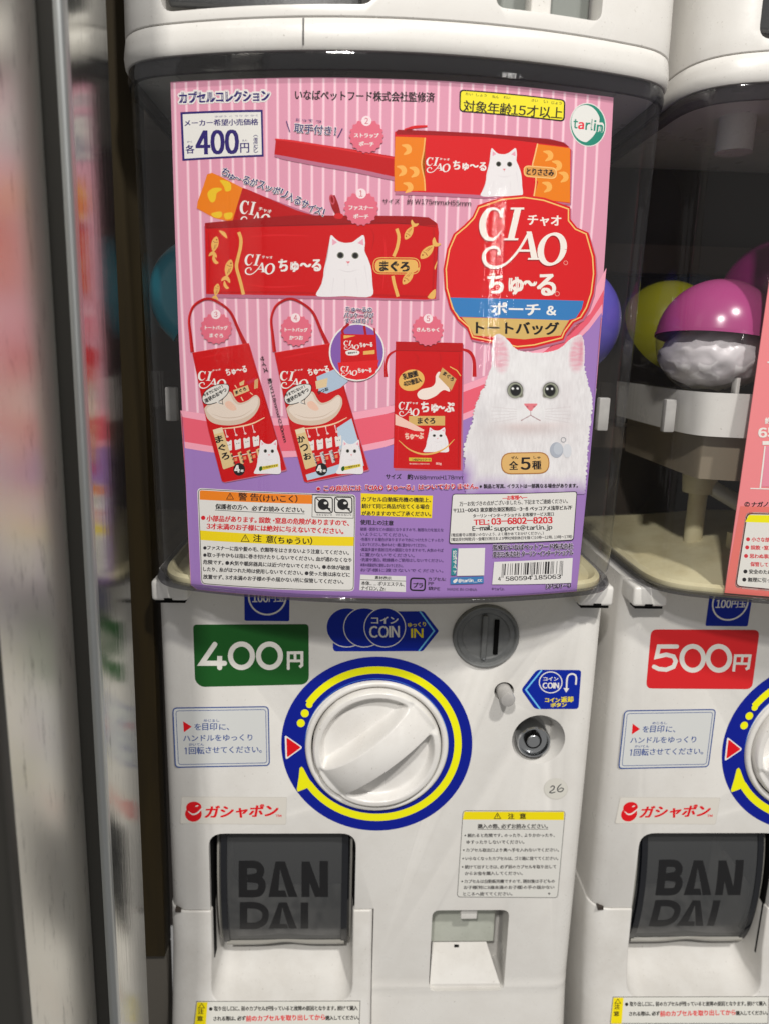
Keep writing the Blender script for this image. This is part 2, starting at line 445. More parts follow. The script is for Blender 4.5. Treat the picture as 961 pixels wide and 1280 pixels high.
Z_TOP, Z_CASE_T, Z_CASE_B, Z_SEAM, Z_BEND, Z_BOT = .30, .137, -.1405, -.3897, -.4562, -.60
TRAY_R = .0197
def body_profile(z):
    z = np.asarray(z, float)
    return np.where(z < Z_BEND, (z - Z_BEND) * .16, 0.0) - .0009 * np.exp(-((z - Z_BEND) / .0028) ** 2)
TK = [(-.3905, -.0008), (-.425, -.0022), (-.458, -.0085), (-.475, -.0125), (-.60, -.040)]
def tray_profile(z):
    z = np.asarray(z, float); zz = np.array([k[0] for k in TK][::-1]); yy = np.array([k[1] for k in TK][::-1])
    return np.interp(z, zz, yy)
FLAT = flat(0.0)
TRAYS = Surf(lambda x, z: tray_profile(z), zg=[k[0] for k in TK], base=1.2e-4)

def build_body(root):
    # main housing: plan with rounded front corners, swept down a profile that kicks out at the foot
    hw, rc = .1445, .013
    def outline(z):
        y = float(body_profile(z)); pts = [(-hw, .22)]
        for k in range(9):
            a = PI + k / 8 * PI / 2; pts.append((-hw + rc + rc * math.cos(a), y + rc + rc * math.sin(a)))
        for k in range(9):
            a = 1.5 * PI + k / 8 * PI / 2; pts.append((hw - rc + rc * math.cos(a), y + rc + rc * math.sin(a)))
        pts.append((hw, .22)); return [(XC + x, yy, z) for x, yy in pts]
    bm = bmesh.new(); rows = loft(bm, [outline(z) for z in (-.1428, Z_BEND + .008, Z_BEND + .004, Z_BEND + .002, Z_BEND, Z_BEND - .002, Z_BEND - .004, Z_BEND - .008, Z_BOT)], close=True)
    bm.faces.new(rows[0]); bm.faces.new(rows[-1][::-1]); bmesh.ops.recalc_face_normals(bm, faces=bm.faces)
    me = from_bm(bm)
    cut = []
    def cutter(f):
        b = bmesh.new(); f(b); bmesh.ops.recalc_face_normals(b, faces=b.faces); cut.append(from_bm(b))
    cutter(lambda b: prism_y(b, rrect(-.0950, .0062, -.50, -.3288, .011), -.05, .085))
    cutter(lambda b: box_bm(b, XC - .16, TRAY_R, -.05, .10, Z_BOT - .01, Z_SEAM))
    cutter(lambda b: prism_y(b, rrect(.0612, .1165, -.4600, -.3913, .0058), -.05, .030))
    cutter(lambda b: lathe_bm(b, [(0, -.01), (.0190, -.01), (.0181, .0), (.0150, .006), (.0125, .016), (0, .016)], .1276, -.2568, 48))
    cutter(lambda b: lathe_bm(b, [(0, -.01), (.0066, -.01), (.0066, .02), (0, .02)], .1019, -.2215, 32))
    cutter(lambda b: lathe_bm(b, [(0, -.01), (.0222, -.01), (.0216, .0022), (0, .0022)], .0875, -.1823, 64))
    cutter(lambda b: lathe_bm(b, [(0, -.01), (.0442, -.01), (.0442, .012), (0, .012)], .0187, -.2622, 96))
    me = soften(boolean(me, cut), .0011, 3)
    link('front_housing', me, root, [WHITE])
    # lower left tray housing
    x0, x1 = XC - .1455, TRAY_R - .0006
    def outl(z, top=False):
        y = float(tray_profile(z)); pts = [(x0, .10)]; rc = .014
        for k in range(9):
            a = PI + k / 8 * PI / 2; pts.append((x0 + rc + rc * math.cos(a), y + rc + rc * math.sin(a)))
        pts += [(x1 - .002, y), (x1, y + .002), (x1, .10)]; return [(p[0], p[1], z) for p in pts]
    bm = bmesh.new(); rows = loft(bm, [outl(z) for z, _ in TK], close=True)
    bm.faces.new(rows[0]); bm.faces.new(rows[-1][::-1]); bmesh.ops.recalc_face_normals(bm, faces=bm.faces)
    me = from_bm(bm); cut = []
    def sc(b):   # scoop: rounded trough that deepens backward and falls to the flap
        secs = []
        for y, zb, hwx in ((-.05, -.4640, .0500), (-.0035, -.4605, .0500), (.012, -.4545, .0490), (.03, -.4420, .0480), (.085, -.4330, .0475)):
            secs.append([(x - .0446, y, z) for x, z in rrect(-hwx, hwx, zb, -.36, .013, 7)])
        r = loft(b, secs, close=True); b.faces.new(r[0]); b.faces.new(r[-1][::-1])
    b = bmesh.new(); sc(b); bmesh.ops.recalc_face_normals(b, faces=b.faces); cut.append(from_bm(b))
    me = soften(boolean(me, cut), .0012, 3)
    link('capsule_tray', me, root, [WHITE2])
    # hinge notch beside the seam
    rbox('seam_notch', root, DARK, XC - .1405, XC - .1365, -.0004, .004, Z_SEAM - .0018, Z_SEAM + .0008, 0)
    # chute interior
    bm = bmesh.new(); box_bm(bm, -.094, .005, .078, .084, -.44, -.33)
    link('chute_back', from_bm(bm), root, [DARK])
    for xa, xb in ((-.0946, -.0936), (.0048, .0058)):
        bm = bmesh.new(); box_bm(bm, xa, xb, .004, .084, -.4335, -.330)
        link('chute_side', from_bm(bm), root, [BLACK])
    # flap: quarter drum hinged at the top
    def fg(z):
        t = (np.asarray(z, float) + .3795) / .060
        return .0255 - .020 * np.sqrt(np.clip(1 - t * t, 0, 1))
    zs = np.linspace(-.4300, -.3320, 20)
    bm = bmesh.new(); xa, xb = -.0905, .0030
    def prof(x, d): return [(x, float(fg(z)) + d, float(z)) for z in zs]
    xsr = [xa, xa + .0007, xa + .002, xa + .004] + list(np.linspace(xa + .006, xb - .006, 8)) + [xb - .004, xb - .002, xb - .0007, xb]
    dd = [.0045, .0022, .0008, .0002] + [0] * 8 + [.0002, .0008, .0022, .0045]
    rows = loft(bm, [prof(x, d) for x, d in zip(xsr, dd)])
    bmesh.ops.recalc_face_normals(bm, faces=bm.faces)
    o = link('capsule_flap', from_bm(bm, 'f', 60), root, [FLAP])
    # end ribs and bottom lip of the flap
    for x in (xa, xb):
        bm = bmesh.new(); a = [(x - .0009, float(fg(z)) + .0030, float(z)) for z in zs]; b = [(x + .0009, float(fg(z)) + .0030, float(z)) for z in zs]
        c = [(x + .0009, float(fg(z)) + .012, float(z)) for z in zs]; d = [(x - .0009, float(fg(z)) + .012, float(z)) for z in zs]
        loft(bm, [a, b, c, d, a]); bmesh.ops.recalc_face_normals(bm, faces=bm.faces)
        link('flap_rib', from_bm(bm, 'r', 50), o, [FLAPRIB])
    bm = bmesh.new(); secs = []
    for k in range(25):
        x = xa + .004 + (xb - xa - .008) * k / 24; lift = .0020 * math.exp(-((x - (xa + xb) / 2) / .012) ** 2); yb = float(fg(-.4300))
        secs.append([(x, yb - .0006, -.4280 + lift), (x, yb - .0018, -.4300 + lift), (x, yb - .0008, -.4322 + lift), (x, yb + .003, -.4322 + lift), (x, yb + .003, -.4280 + lift)])
    r = loft(bm, secs, close=True); bm.faces.new(r[0]); bm.faces.new(r[-1][::-1]); bmesh.ops.recalc_face_normals(bm, faces=bm.faces)
    link('flap_lip', from_bm(bm, 'l', 50), o, [FLAPRIB])
    for x, d in ((xa + .0012, 1), (xb - .0012, -1)):
        bm = bmesh.new(); loft(bm, [[(x, float(fg(z)) + .0012, float(z)) for z in zs], [(x + d * .0008, float(fg(z)) - .0006, float(z)) for z in zs], [(x + d * .0050, float(fg(z)) - .0006, float(z)) for z in zs], [(x + d * .0058, float(fg(z)) + .0012, float(z)) for z in zs]])
        bmesh.ops.recalc_face_normals(bm, faces=bm.faces); link('flap_side_band', from_bm(bm, 'b', 40), o, [SIDEB])
    # moulded letters
    S = Surf(lambda x, z: fg(z), zg=list(zs), base=.0001)
    p = Print('maker_lettering', S, o); frame(200, 1020, .3122); m = FLAPL
    T = 33
    p.stroke([(334, 180), (334, 324)], 34, m)
    p.stroke([(318, 194), (380, 194), (400, 206), (404, 224), (392, 242), (352, 250)], 30, m, sm=4)
    p.stroke([(352, 250), (398, 256), (410, 276), (404, 300), (384, 310), (318, 310)], 30, m, sm=4)
    p.poly([(464, 182), (484, 182), (474, 324), (436, 324)], m); p.poly([(474, 182), (502, 182), (552, 324), (516, 324)], m)
    p.poly([(466, 298), (502, 298), (511, 324), (464, 324)], m)
    p.stroke([(584, 182), (584, 324)], 32, m); p.poly([(600, 182), (640, 290), (640, 324), (622, 324), (590, 240)], m)
    p.stroke([(657, 180), (657, 324)], 34, m)
    p.stroke([(336, 347), (336, 450)], 30, m); p.stroke([(322, 358), (385, 358), (418, 375), (424, 400), (414, 425), (382, 439), (322, 439)], 26, m, sm=4)
    p.poly([(478, 346), (494, 346), (478, 450), (438, 450)], m); p.poly([(486, 346), (510, 346), (550, 450), (518, 450)], m)
    p.poly([(472, 432), (508, 432), (514, 450), (468, 450)], m)
    p.stroke([(580, 346), (580, 450)], 30, m)
    p.done()
    # coin return
    o = rbox('coin_return_flap', root, RETN, .0618, .1105, .0165, .0185, -.4335, -.3925, .0008)
    rbox('flap_tab', o, WHITE, .0825, .0945, .0050, .0165, -.4035, -.3918, .0008)
    bm = bmesh.new()
    pts = [(.0645, .0165, -.4335), (.1050, .0165, -.4335), (.1140, .0025, -.4570), (.0622, .0025, -.4570)]
    lo = [(x, y, -.4600) for x, y, z in pts]
    r = loft(bm, [pts, lo], close=True); bm.faces.new(r[0]); bm.faces.new(r[1][::-1]); bmesh.ops.recalc_face_normals(bm, faces=bm.faces)
    link('coin_return_ramp', from_bm(bm, 'm', 30), root, [WHITE2])
    rbox('latch_hole', root, BLACK, .0808, .0842, .0145, .0166, -.4365, -.4350, 0)

def build_controls(root):
    kx, kz = .0187, -.2622
    # blue turning ring label
    p = Print('turning_ring_label', FLAT, root, 'round blue label with yellow turning arrow and red pointer round the knob')
    frame(340, 810, .2914); B = ink(14, 30, 140); Y = ink(250, 232, 20); Rd = ink(214, 20, 30); Wt = ink(235, 232, 225); LB = ink(60, 110, 190)
    cx, cy = 449, 410
    p.ring(cx, cy, 408, 373, 101, B, 0, 360, 97)
    # arc (image angle: 0 = right, grows clockwise on screen)
    def arc(a0, a1, r, rz, wd, m, n=60):
        a = np.radians(np.linspace(a0, a1, n)); p.stroke(np.c_[cx + r * np.cos(a), cy + rz * np.sin(a)], wd, m)
    arc(213, 360 + 147, 347, 316, 31, Y, 110)
    p.ell(161, 243, 14, 14, Y)
    p.poly([(128, 508), (136, 516), (158, 558), (176, 585), (146, 603), (112, 616), (108, 606), (116, 555), (120, 515)], Y)
    p.ell(142, 280, 17, 17, Y); p.ell(125, 322, 17, 17, Y)
    p.rpoly([(56, 372), (134, 426), (60, 480)], 12, Wt); p.rpoly([(63, 382), (126, 426), (66, 470)], 8, Rd)
    arc(0, 360, 306, 279, 2.5, LB, 97)
    p.done()
    # bezel and knob
    lathe('knob_bezel', root, KNOBM, [(.0478, .0005), (.0478, -.0012), (.0468, -.0026), (.0452, -.0028), (.0438, -.0014), (.0436, .008)], kx, kz, 128, 60)
    # knob: domed disc with an arched grip across it
    R = .0428
    th = math.radians(39); ct, st = math.cos(th), math.sin(th)
    nr, na = 56, 200
    def h(s, t):
        r = math.hypot(s, t) / R
        dome = .0070 * (1 - .25 * r * r) * 1.0
        edge = 1 if r < .955 else max(0, 1 - ((r - .955) / .045) ** 2) ** .5
        # scooped pockets either side of the grip
        q = min(1, max(0, (1 - ((s / (.90 * R)) ** 2 + (t / (.90 * R)) ** 2)) * 5.0)); q = q * q * (3 - 2 * q)
        pocket = .0070 * q
        arch = .0205 * max(0, 1 - (s / (.985 * R)) ** 2) ** .62
        # grip: narrow on top, its flanks hollow outward
        half = .0092 + .0020 * (abs(s) / R) ** 2
        foot = half + .0050
        if abs(t) <= half: g = 1
        elif abs(t) >= foot: g = 0
        else:
            u = (abs(t) - half) / (foot - half); g = 1 - u * u * (3 - 2 * u)
        base = dome * edge - pocket
        top = max(dome * edge, arch * edge - .002)
        crest = -(.0012) * (t / half) ** 2 if abs(t) < half else -.0012
        return base * (1 - g) + (top + crest) * g
    bm = bmesh.new(); prev = None
    # grid aligned with the grip so that its flanks are clean
    ts = sorted(set([round(x, 6) for x in list(np.linspace(-R * .9995, R * .9995, 100)) + list(np.linspace(.0088, .0165, 30)) + list(-np.linspace(.0088, .0165, 30))]))
    rows = []
    for t in ts:
        L = math.sqrt(max(0, R * R - t * t)); ss = L * np.sin(np.linspace(-PI / 2, PI / 2, 91)); rows.append([(s, t) for s in ss])
    vv = []
    for r_ in rows:
        vv.append([bm.verts.new((kx + s * ct - t * st, -.0008 - h(s, t), kz + s * st + t * ct)) for s, t in r_])
    for a, b in zip(vv, vv[1:]):
        for i in range(90): 
            try: bm.faces.new((a[i], a[i + 1], b[i + 1], b[i]))
            except ValueError: pass
    bmesh.ops.remove_doubles(bm, verts=bm.verts, dist=1e-6)
    edge = [e for e in bm.edges if e.is_boundary]
    ex = bmesh.ops.extrude_edge_only(bm, edges=edge)
    for v in [g for g in ex['geom'] if isinstance(g, bmesh.types.BMVert)]: v.co.y = .008
    bmesh.ops.recalc_face_normals(bm, faces=bm.faces)
    link('turning_knob', from_bm(bm, 'knob', 70), root, [KNOBM])
    bm = bmesh.new(); lathe_bm(bm, [(.046, .0100), (0, .0100)], kx, kz, 48); link('knob_well', from_bm(bm), root, [BLACK])
    # coin slot
    sx, sz = .0875, -.1823
    o = lathe('coin_slot_plate', root, GREYP, [(.0215, .002), (.0215, -.0016), (.0206, -.0028), (.0196, -.0024), (.0186, -.0006), (.0160, -.0008), (.0150, .0002), (0, .0002)], sx, sz, 96, 30)
    rbox('coin_slit', o, BLACK, sx + .0052, sx + .0082, -.0014, .0012, sz - .0125, sz + .0112, .0004)
    rbox('coin_guide', o, GREYP, sx - .0030, sx + .0006, -.0024, .0012, sz - .0160, sz + .0145, .0009)
    lathe('screw_dot', o, CHROME, [(.0008, .0002), (.0008, -.0030), (0, -.0033)], sx - .001, sz - .0150, 12)
    # coin return button
    lathe('return_button', root, BTN, [(.0049, .02), (.0049, -.0118), (.0044, -.0128), (.0034, -.0131), (0, -.0132)], .1019, -.2215, 40)
    # lock
    lx, lz = .1245, -.2585
    o = lathe('key_lock', root, CHROME, [(.0118, .0158), (.0113, -.0002), (.0106, -.0012), (.0098, -.0010), (.0094, .0020), (.0078, .0028), (.0056, .0028)], lx, lz, 64, 30)
    lathe('lock_core', o, CHROME, [(.0056, .0028), (.0056, .0036), (.0046, .0036), (.0046, .0008), (.0040, .0002), (0, .0002)], lx, lz, 48, 30)
    lathe('key_groove', o, BLACK, [(.0057, .0030), (.0057, .0012), (.0047, .0012), (.0047, .0030)], lx, lz, 48, 30)
    rbox('key_notch', o, BLACK, lx - .0009, lx + .0009, .0004, .004, lz + .0045, lz + .0085, 0)

def sticker_base(name, root, pts, mat, r, label=None, surf=FLAT):
    p = Print(name, surf, root, label); p.rpoly(pts, r, mat, 6); return p

def build_stickers(root, which):
    """which: 'coin' / 'all' shared by both machines"""
    B = ink(12, 38, 150); Wt = ink(226, 224, 218); LB = ink(110, 190, 240); Y = ink(245, 215, 20); K = ink(35, 33, 32); BT = ink(52, 78, 142); Rd = ink(216, 26, 34)
    # 100 yen coin label, half behind the case
    p = Print('coin_kind_label', FLAT, root, 'small blue label saying 100 yen coin under the case'); frame(190, 730, .3018)
    p.rpoly([(383, -40), (572, -40), (570, 154), (385, 152)], 8, B)
    p.ring(479, 52, 80, 78, 7, Wt); p.text('100', 418, 75, 482, 75, 34, Wt, 1.2, sn=True); p.text('円玉', 486, 74, 548, 74, 30, Wt, .8); p.done()
    # coin IN label
    p = Print('coin_in_label', FLAT, root, 'blue arrow label with three coin rings saying COIN IN'); frame(400, 740, .3746)
    p.rpoly([(44, 66), (345, 64), (396, 130), (342, 197), (50, 198), (44, 190)], 6, B)
    for x in (90, 148, 216): p.ell(x, 118, 70, 67, Wt); p.ell(x, 118, 67, 64, B)
    p.stroke([(332, 64), (380, 130), (328, 197)], 5, LB); p.text('コイン', 172, 106, 260, 105, 23, Wt, .9)
    p.text('COIN', 166, 152, 264, 151, 38, Wt, 1.1, sn=True)
    p.text('ゆっくり', 293, 117, 352, 114, 14, Y, .5); p.text('IN', 303, 152, 343, 152, 30, Y, .7, sn=True); p.done()
    # coin return label
    p = Print('coin_return_label', FLAT, root, 'small blue arrow label with hooked arrow beside the return button'); frame(560, 820, .20812)
    p.rpoly([(436, 202), (530, 82), (797, 84), (780, 318), (518, 318)], 20, B)
    p.stroke([(560, 84), (464, 202), (550, 318)], 9, LB)
    p.ell(613, 158, 71, 66, Wt, 40); p.ell(613, 158, 65, 60, B, 40); p.text('コイン', 570, 148, 658, 148, 22, Wt, 1); p.text('COIN', 566, 194, 662, 194, 34, Wt, 1.6, sn=True)
    p.stroke([(708, 198), (712, 135), (725, 112), (748, 108), (766, 124), (764, 172)], 10, Wt, sm=5); p.poly([(690, 192), (724, 194), (706, 220)], Wt)
    p.text('コイン', 580, 276, 668, 276, 24, Y, 1.5); p.text('返却', 676, 278, 748, 276, 34, Y, 1.4); p.text('ボタン', 614, 306, 708, 304, 24, Y, 1.5); p.done()
    # turning instructions
    p = Print('instruction_label', FLAT, root, 'white label with blue double outline telling how to turn the handle'); frame(200, 860, .29136)
    q = [(57, 86), (466, 80), (471, 332), (68, 340)]
    p.rpoly(q, 18, ink(206, 208, 207)); p.outline(q, 5, BT, 18); p.outline([(70, 98), (455, 92), (460, 321), (81, 328)], 2.6, BT, 12)
    p.poly([(101, 142), (138, 166), (104, 190)], Rd)
    p.text('を', 150, 180, 178, 180, 27, BT, .6); p.text('目印', 184, 181, 246, 181, 31, BT, .6); p.text('に、', 256, 180, 298, 180, 26, BT, .5)
    p.text('めじるし', 190, 145, 256, 145, 11, BT, .3)
    p.text('ハンドルをゆっくり', 102, 229, 398, 225, 27, BT, .5)
    p.stroke([(114, 255), (114, 284)], 4.5, BT); p.stroke([(107, 261), (114, 256)], 3.5, BT); p.text('回転', 126, 284, 192, 283, 31, BT, .7); p.text('させてください。', 198, 280, 438, 277, 28, BT, .5)
    p.text('かいてん', 126, 248, 190, 247, 11, BT, .3); p.done()
    # brand label
    p = Print('logo_label', FLAT, root, 'clear label with red round logo and red katakana')
    p.rpoly([(94, 466), (546, 468), (542, 586), (88, 582)], 6, ink(198, 194, 186)); p.rpoly([(96, 468), (544, 470), (540, 584), (90, 580)], 5, ink(212, 208, 200))
    p.ell(147, 512, 33, 25, Rd, 30); p.ell(145, 540, 36, 33, Rd, 30)
    p.stroke([(122, 528), (140, 541), (160, 537), (184, 514)], [2, 6, 7, 5], Wt, sm=4)
    p.ell(160, 506, 7, 3, Wt, 12, -.3)
    p.text('ガシャポン', 194, 559, 502, 552, 54, Rd, 2.6, skew=10); p.text('TM', 498, 553, 522, 553, 10, Rd, .6, sn=True); p.done()
    # long notice
    frame(480, 990, .29136)
    p = Print('safety_notice_label', FLAT, root, 'white notice label with yellow heading and lines of small print')
    q = [(337, 80), (775, 82), (742, 453), (312, 450)]
    p.rpoly(q, 14, ink(214, 213, 208)); p.outline(q, 2.5, ink(90, 88, 86), 14)
    p.poly([(342, 84), (770, 85), (769, 120), (336, 118)], Y); p.outline([(484, 90), (498, 114), (470, 114)], 3, K); p.stroke([(484, 97), (484, 108)], 3, K)
    p.text('注', 530, 116, 556, 116, 24, K, 1); p.text('意', 580, 115, 606, 115, 24, K, 1)
    K2 = ink(62, 60, 60)
    rows = [(400, 157, 700, '購入の際、必ずお読みください。', 1.0), (356, 194, 730, '頼れると危険です。のったり、よりかかったり、', .7), (352, 223, 600, 'ゆすったりしないでください。', .7),
            (350, 257, 748, 'カプセル取出口より奥へ手を入れないでください。', .7), (347, 293, 745, 'いらなくなったカプセルは、ゴミ箱に捨ててください。', .7),
            (345, 329, 736, '続けて出すときは、必ず前のカプセルを取り出して', .7), (345, 357, 592, 'からお金を購入してください。', .7), (343, 391, 730, 'カプセルは自動販売機ですので、開封後は子どもの', .7),
            (340, 417, 728, 'お子様(特に3歳未満のお子様)の手の届かない', .7), (337, 445, 548, 'ところへ捨ててください。', .7)]
    for i, (x, y, x1, t, b) in enumerate(rows):
        p.text(t, x, y, x1, y - 1, 16 if i else 20, K2, b * .8, res=1)
        if i in (1, 3, 4, 5, 7): p.ell(x - 10, y - 8, 3.5, 3.5, K)
    p.stroke([(400, 160), (702, 159)], 2, K2); p.poly([(700, 432), (712, 432), (706, 442)], K2); p.done()
    # tray label
    frame(200, 1020, .3122)
    p = Print('tray_notice_label', TRAYS, root, 'long white label with yellow caution end below the capsule outlet')
    q = [(148, 742), (802, 740), (798, 850), (136, 850)]
    p.poly(q, ink(216, 215, 208)); p.outline(q, 2.5, ink(80, 78, 74)); p.poly([(150, 745), (192, 745), (184, 850), (138, 850)], Y)
    p.outline([(168, 750), (180, 768), (156, 768)], 2.5, K); p.text('注', 154, 792, 176, 792, 20, K, .7); p.text('意', 151, 820, 173, 820, 20, K, .7)
    p.ell(205, 772, 7, 7, K); p.text('取り出し口に、前のカプセルが残っていると故障の原因となります。続けて購入', 218, 780, 792, 778, 19, K, .8, res=1)
    p.text('される際は、必ず', 216, 820, 344, 818, 18, K, .9, res=2); p.text('前のカプセルを取り出してから', 346, 822, 662, 816, 23, Rd, .9, res=2)
    p.text('購入してください。', 664, 817, 798, 815, 18, K, .9, res=2); p.done()

def price_label(root, q, colr, text, tq, yq, dx=0):
    p = Print('price_label', FLAT, root, '%s price label reading %s yen' % ('green' if text == '400' else 'red', text)); p.poly(q, colr) ; p.done() if 0 else None
    return p

def build_case(root):
    # transparent case: a thin shell round the front, open at the back
    bm = bmesh.new(); rows = []
    zz = [Z_CASE_T, .134, .10, .05, 0, -.05, -.10, -.12, -.130, -.1345, -.1375, -.1400, -.1405]
    for z in zz:
        k = 1 - .030 * (Z_CASE_T - z) / (Z_CASE_T - Z_CASE_B); o = 0.0
        if z < -.130: o = -.0045 * ((-.130 - z) / .0105) ** 2
        rows.append([(XC + x, y, z) for x, y in plan(o, k)])
    loft(bm, rows); bmesh.ops.recalc_face_normals(bm, faces=bm.faces)
    link('clear_case', from_bm(bm, 'case', 60), root, [CASE])
    def band(name, mat, secs, closed=True):
        bm = bmesh.new(); R_ = [[(XC + x, y, z) for x, y in plan(o, k)] for z, o, k in secs]
        if closed: R_.append(R_[0])
        loft(bm, R_); bmesh.ops.recalc_face_normals(bm, faces=bm.faces)
        return link(name, from_bm(bm, name, 50), root, [mat])
    band('case_top_rim', CASELIP, [(.1368, .0008, 1), (.1330, .0014, 1), (.1295, .0008, 1), (.1295, -.0018, 1), (.1368, -.0018, 1)])
    band('case_bottom_rim', CASELIP, [(-.1388, .0002, .971), (-.1402, .0010, .970), (-.1418, .0004, .970), (-.1418, -.0045, .970), (-.1388, -.0035, .971)])
    # cream floor plate
    bm = bmesh.new(); R_ = []
    for z, o in ((-.1420, -.006), (-.1390, -.0045), (-.1365, -.0048), (-.1350, -.0075), (-.1370, -.011), (-.1355, -.016)):
        R_.append([(XC + x, y, z) for x, y in plan(o, .970)])
    vv = loft(bm, R_)
    # cone rising to the middle
    last = vv[-1]
    for s, z in ((.75, -.128), (.42, -.116), (.12, -.110)):
        row = [bm.verts.new((XC + (v.co.x - XC) * s, .055 + (v.co.y - .055) * s, z)) for v in vv[-1]]
        for i in range(len(last) - 1): bm.faces.new((last[i], last[i + 1], row[i + 1], row[i]))
        last = row
    bm.faces.new(last); bm.faces.new(vv[0])
    bmesh.ops.recalc_face_normals(bm, faces=bm.faces); link('floor_plate', from_bm(bm, 'fp', 40), root, [CREAM])
    # inner works: side walls and back, ledge, tray, column, arm
    bm = bmesh.new(); box_bm(bm, XC - .1440, XC + .1440, .150, .155, -.142, .137); link('back_panel', from_bm(bm), root, [DARK])
    bm = bmesh.new(); box_bm(bm, XC - .1430, XC + .1430, .118, .150, .058, .078); box_bm(bm, XC - .1430, XC + .1430, .112, .150, -.072, -.056)
    link('back_ledge', from_bm(bm), root, [SHELF])
    # tray ring the capsules lie on
    def ringband(name, mat, z0, z1, off0, off1, th=.0025):
        bm = bmesh.new(); R_ = []
        for z, o in ((z1, off1), (z0, off0), (z0, off0 - th), (z1, off1 - th), (z1, off1)):
            R_.append([(XC + x * .96, y, z) for x, y in plan(o, .975, yb=.11)])
        loft(bm, R_); bmesh.ops.recalc_face_normals(bm, faces=bm.faces); return link(name, from_bm(bm, name, 40), root, [mat])
    ringband('capsule_tray_rim', WHITE, -.0470, -.0215, -.014, -.012)
    bm = bmesh.new(); R_ = [[(XC + x * .96, y, -.045) for x, y in plan(-.0145, .975, yb=.11)], [(XC + x * .3, .04 + (y - .04) * .3, -.066) for x, y in plan(-.0145, .975, yb=.11)]]
    vv = loft(bm, R_); bm.faces.new(vv[-1]); bmesh.ops.recalc_face_normals(bm, faces=bm.faces); link('capsule_hopper', from_bm(bm, 'h', 40), root, [CREAM])
    ringband('hopper_skirt', HOPM, -.0740, -.0480, -.024, -.023)
    for x in (-.100, -.073, -.046, .046, .073, .100):
        yy = -.0535 + A_CURV * x * x + .0165
        rbox('tray_tooth', root, WHITE, XC + x - .0012, XC + x + .0012, yy, yy + .006, -.0225, -.0125, .0006, 2)
    for x in (-.1295, .1295):
        rbox('clip_tab', root, BTN, XC + x - .0034, XC + x + .0034, -.004, .002, -.047, -.027, .001, 2)
    def cyl(name, mat, x, y, r, z0, z1, r2=None, n=32):
        bm = bmesh.new(); bmesh.ops.create_cone(bm, cap_ends=True, segments=n, radius1=r, radius2=r if r2 is None else r2, depth=z1 - z0)
        bmesh.ops.translate(bm, verts=bm.verts, vec=(x, y, (z0 + z1) / 2)); return link(name, from_bm(bm, name, 40), root, [mat])
    cyl('stirrer_column', CREAM, XC - .085, .040, .0060, -.134, -.082); cyl('column_sleeve', CREAM, XC - .085, .040, .0105, -.092, -.070, .0125)
    cyl('chute_post', CREAM, XC - .070, .012, .0055, -.1380, -.1130); rbox('post_bridge', root, CREAM, XC - .066, XC - .040, .010, .014, -.123, -.118, .001)
    rbox('bridge_leg', root, CREAM, XC - .044, XC - .040, .009, .015, -.137, -.122, .0008)
    bm = bmesh.new(); a = Vector((XC - .078, .035, -.088)); b = Vector((XC - .038, .004, -.112)); d = (b - a)
    bmesh.ops.create_cone(bm, cap_ends=True, segments=20, radius1=.0052, radius2=.0052, depth=d.length)
    bmesh.ops.transform(bm, matrix=Matrix.Translation((a + b) / 2) @ d.to_track_quat('Z', 'Y').to_matrix().to_4x4(), verts=bm.verts)
    link('spring_arm', from_bm(bm, 'arm', 40), root, [CAPARM])
    cyl('lid_boss', WHITE, XC - .098, .022, .0105, .118, .139); 
    # corner catches under the case
    for sx in (-1, 1):
        x0, x1 = sorted((XC + sx * .1437, XC + sx * .1215))
        o = rbox('case_catch', root, WHITE, x0, x1, -.0125, .03, -.1567, -.1435, .0022)
        rbox('catch_shade_block', o, BLACK, x0 + .0022, x1 - .0022, -.0105, -.002, -.1585, -.1566, 0)  # solid black block painted in as the shade under the catch
        rbox('catch_slot', o, BLACK, XC + sx * .1335 - .0024, XC + sx * .1335 + .0024, -.0128, -.0100, -.1565, -.1548, 0)
    # cap above the case
    bm = bmesh.new(); R_ = []
    secs = [(.1372, -.030), (.1372, -.0005), (.1376, .0012), (.1390, .0022), (.1430, .0026), (.1470, .0022), (.1508, .0016), (.1513, .0011), (.1515, -.003)]
    R_ = [[(XC + x, y, z) for x, y in plan(o)] for z, o in secs]
    vv = loft(bm, R_); bm.faces.new([v for v in vv[0]]); bm.faces.new([v for v in vv[-1]][::-1])
    bmesh.ops.recalc_face_normals(bm, faces=bm.faces)
    link('cap', from_bm(bm, 'cap', 40), root, [WHITE])
    bm = bmesh.new(); box_bm(bm, -.0212, -.0206, -.06, .0, .1405, .1556); me0 = from_bm(bm)
    bm = bmesh.new()
    zs = np.linspace(.1392, .1510, 8); offs = np.interp(zs, [s[0] for s in secs[1:]], [s[1] for s in secs[1:]])
    xx = -.0276 - XC
    A_ = [(XC + xx - .00045, -.0535 + A_CURV * xx * xx - o - .00025, z) for z, o in zip(zs, offs)]; B_ = [(x + .0009, y, z) for x, y, z in A_]
    loft(bm, [A_, B_]); link('cap_seam', from_bm(bm), root, [SEAM])

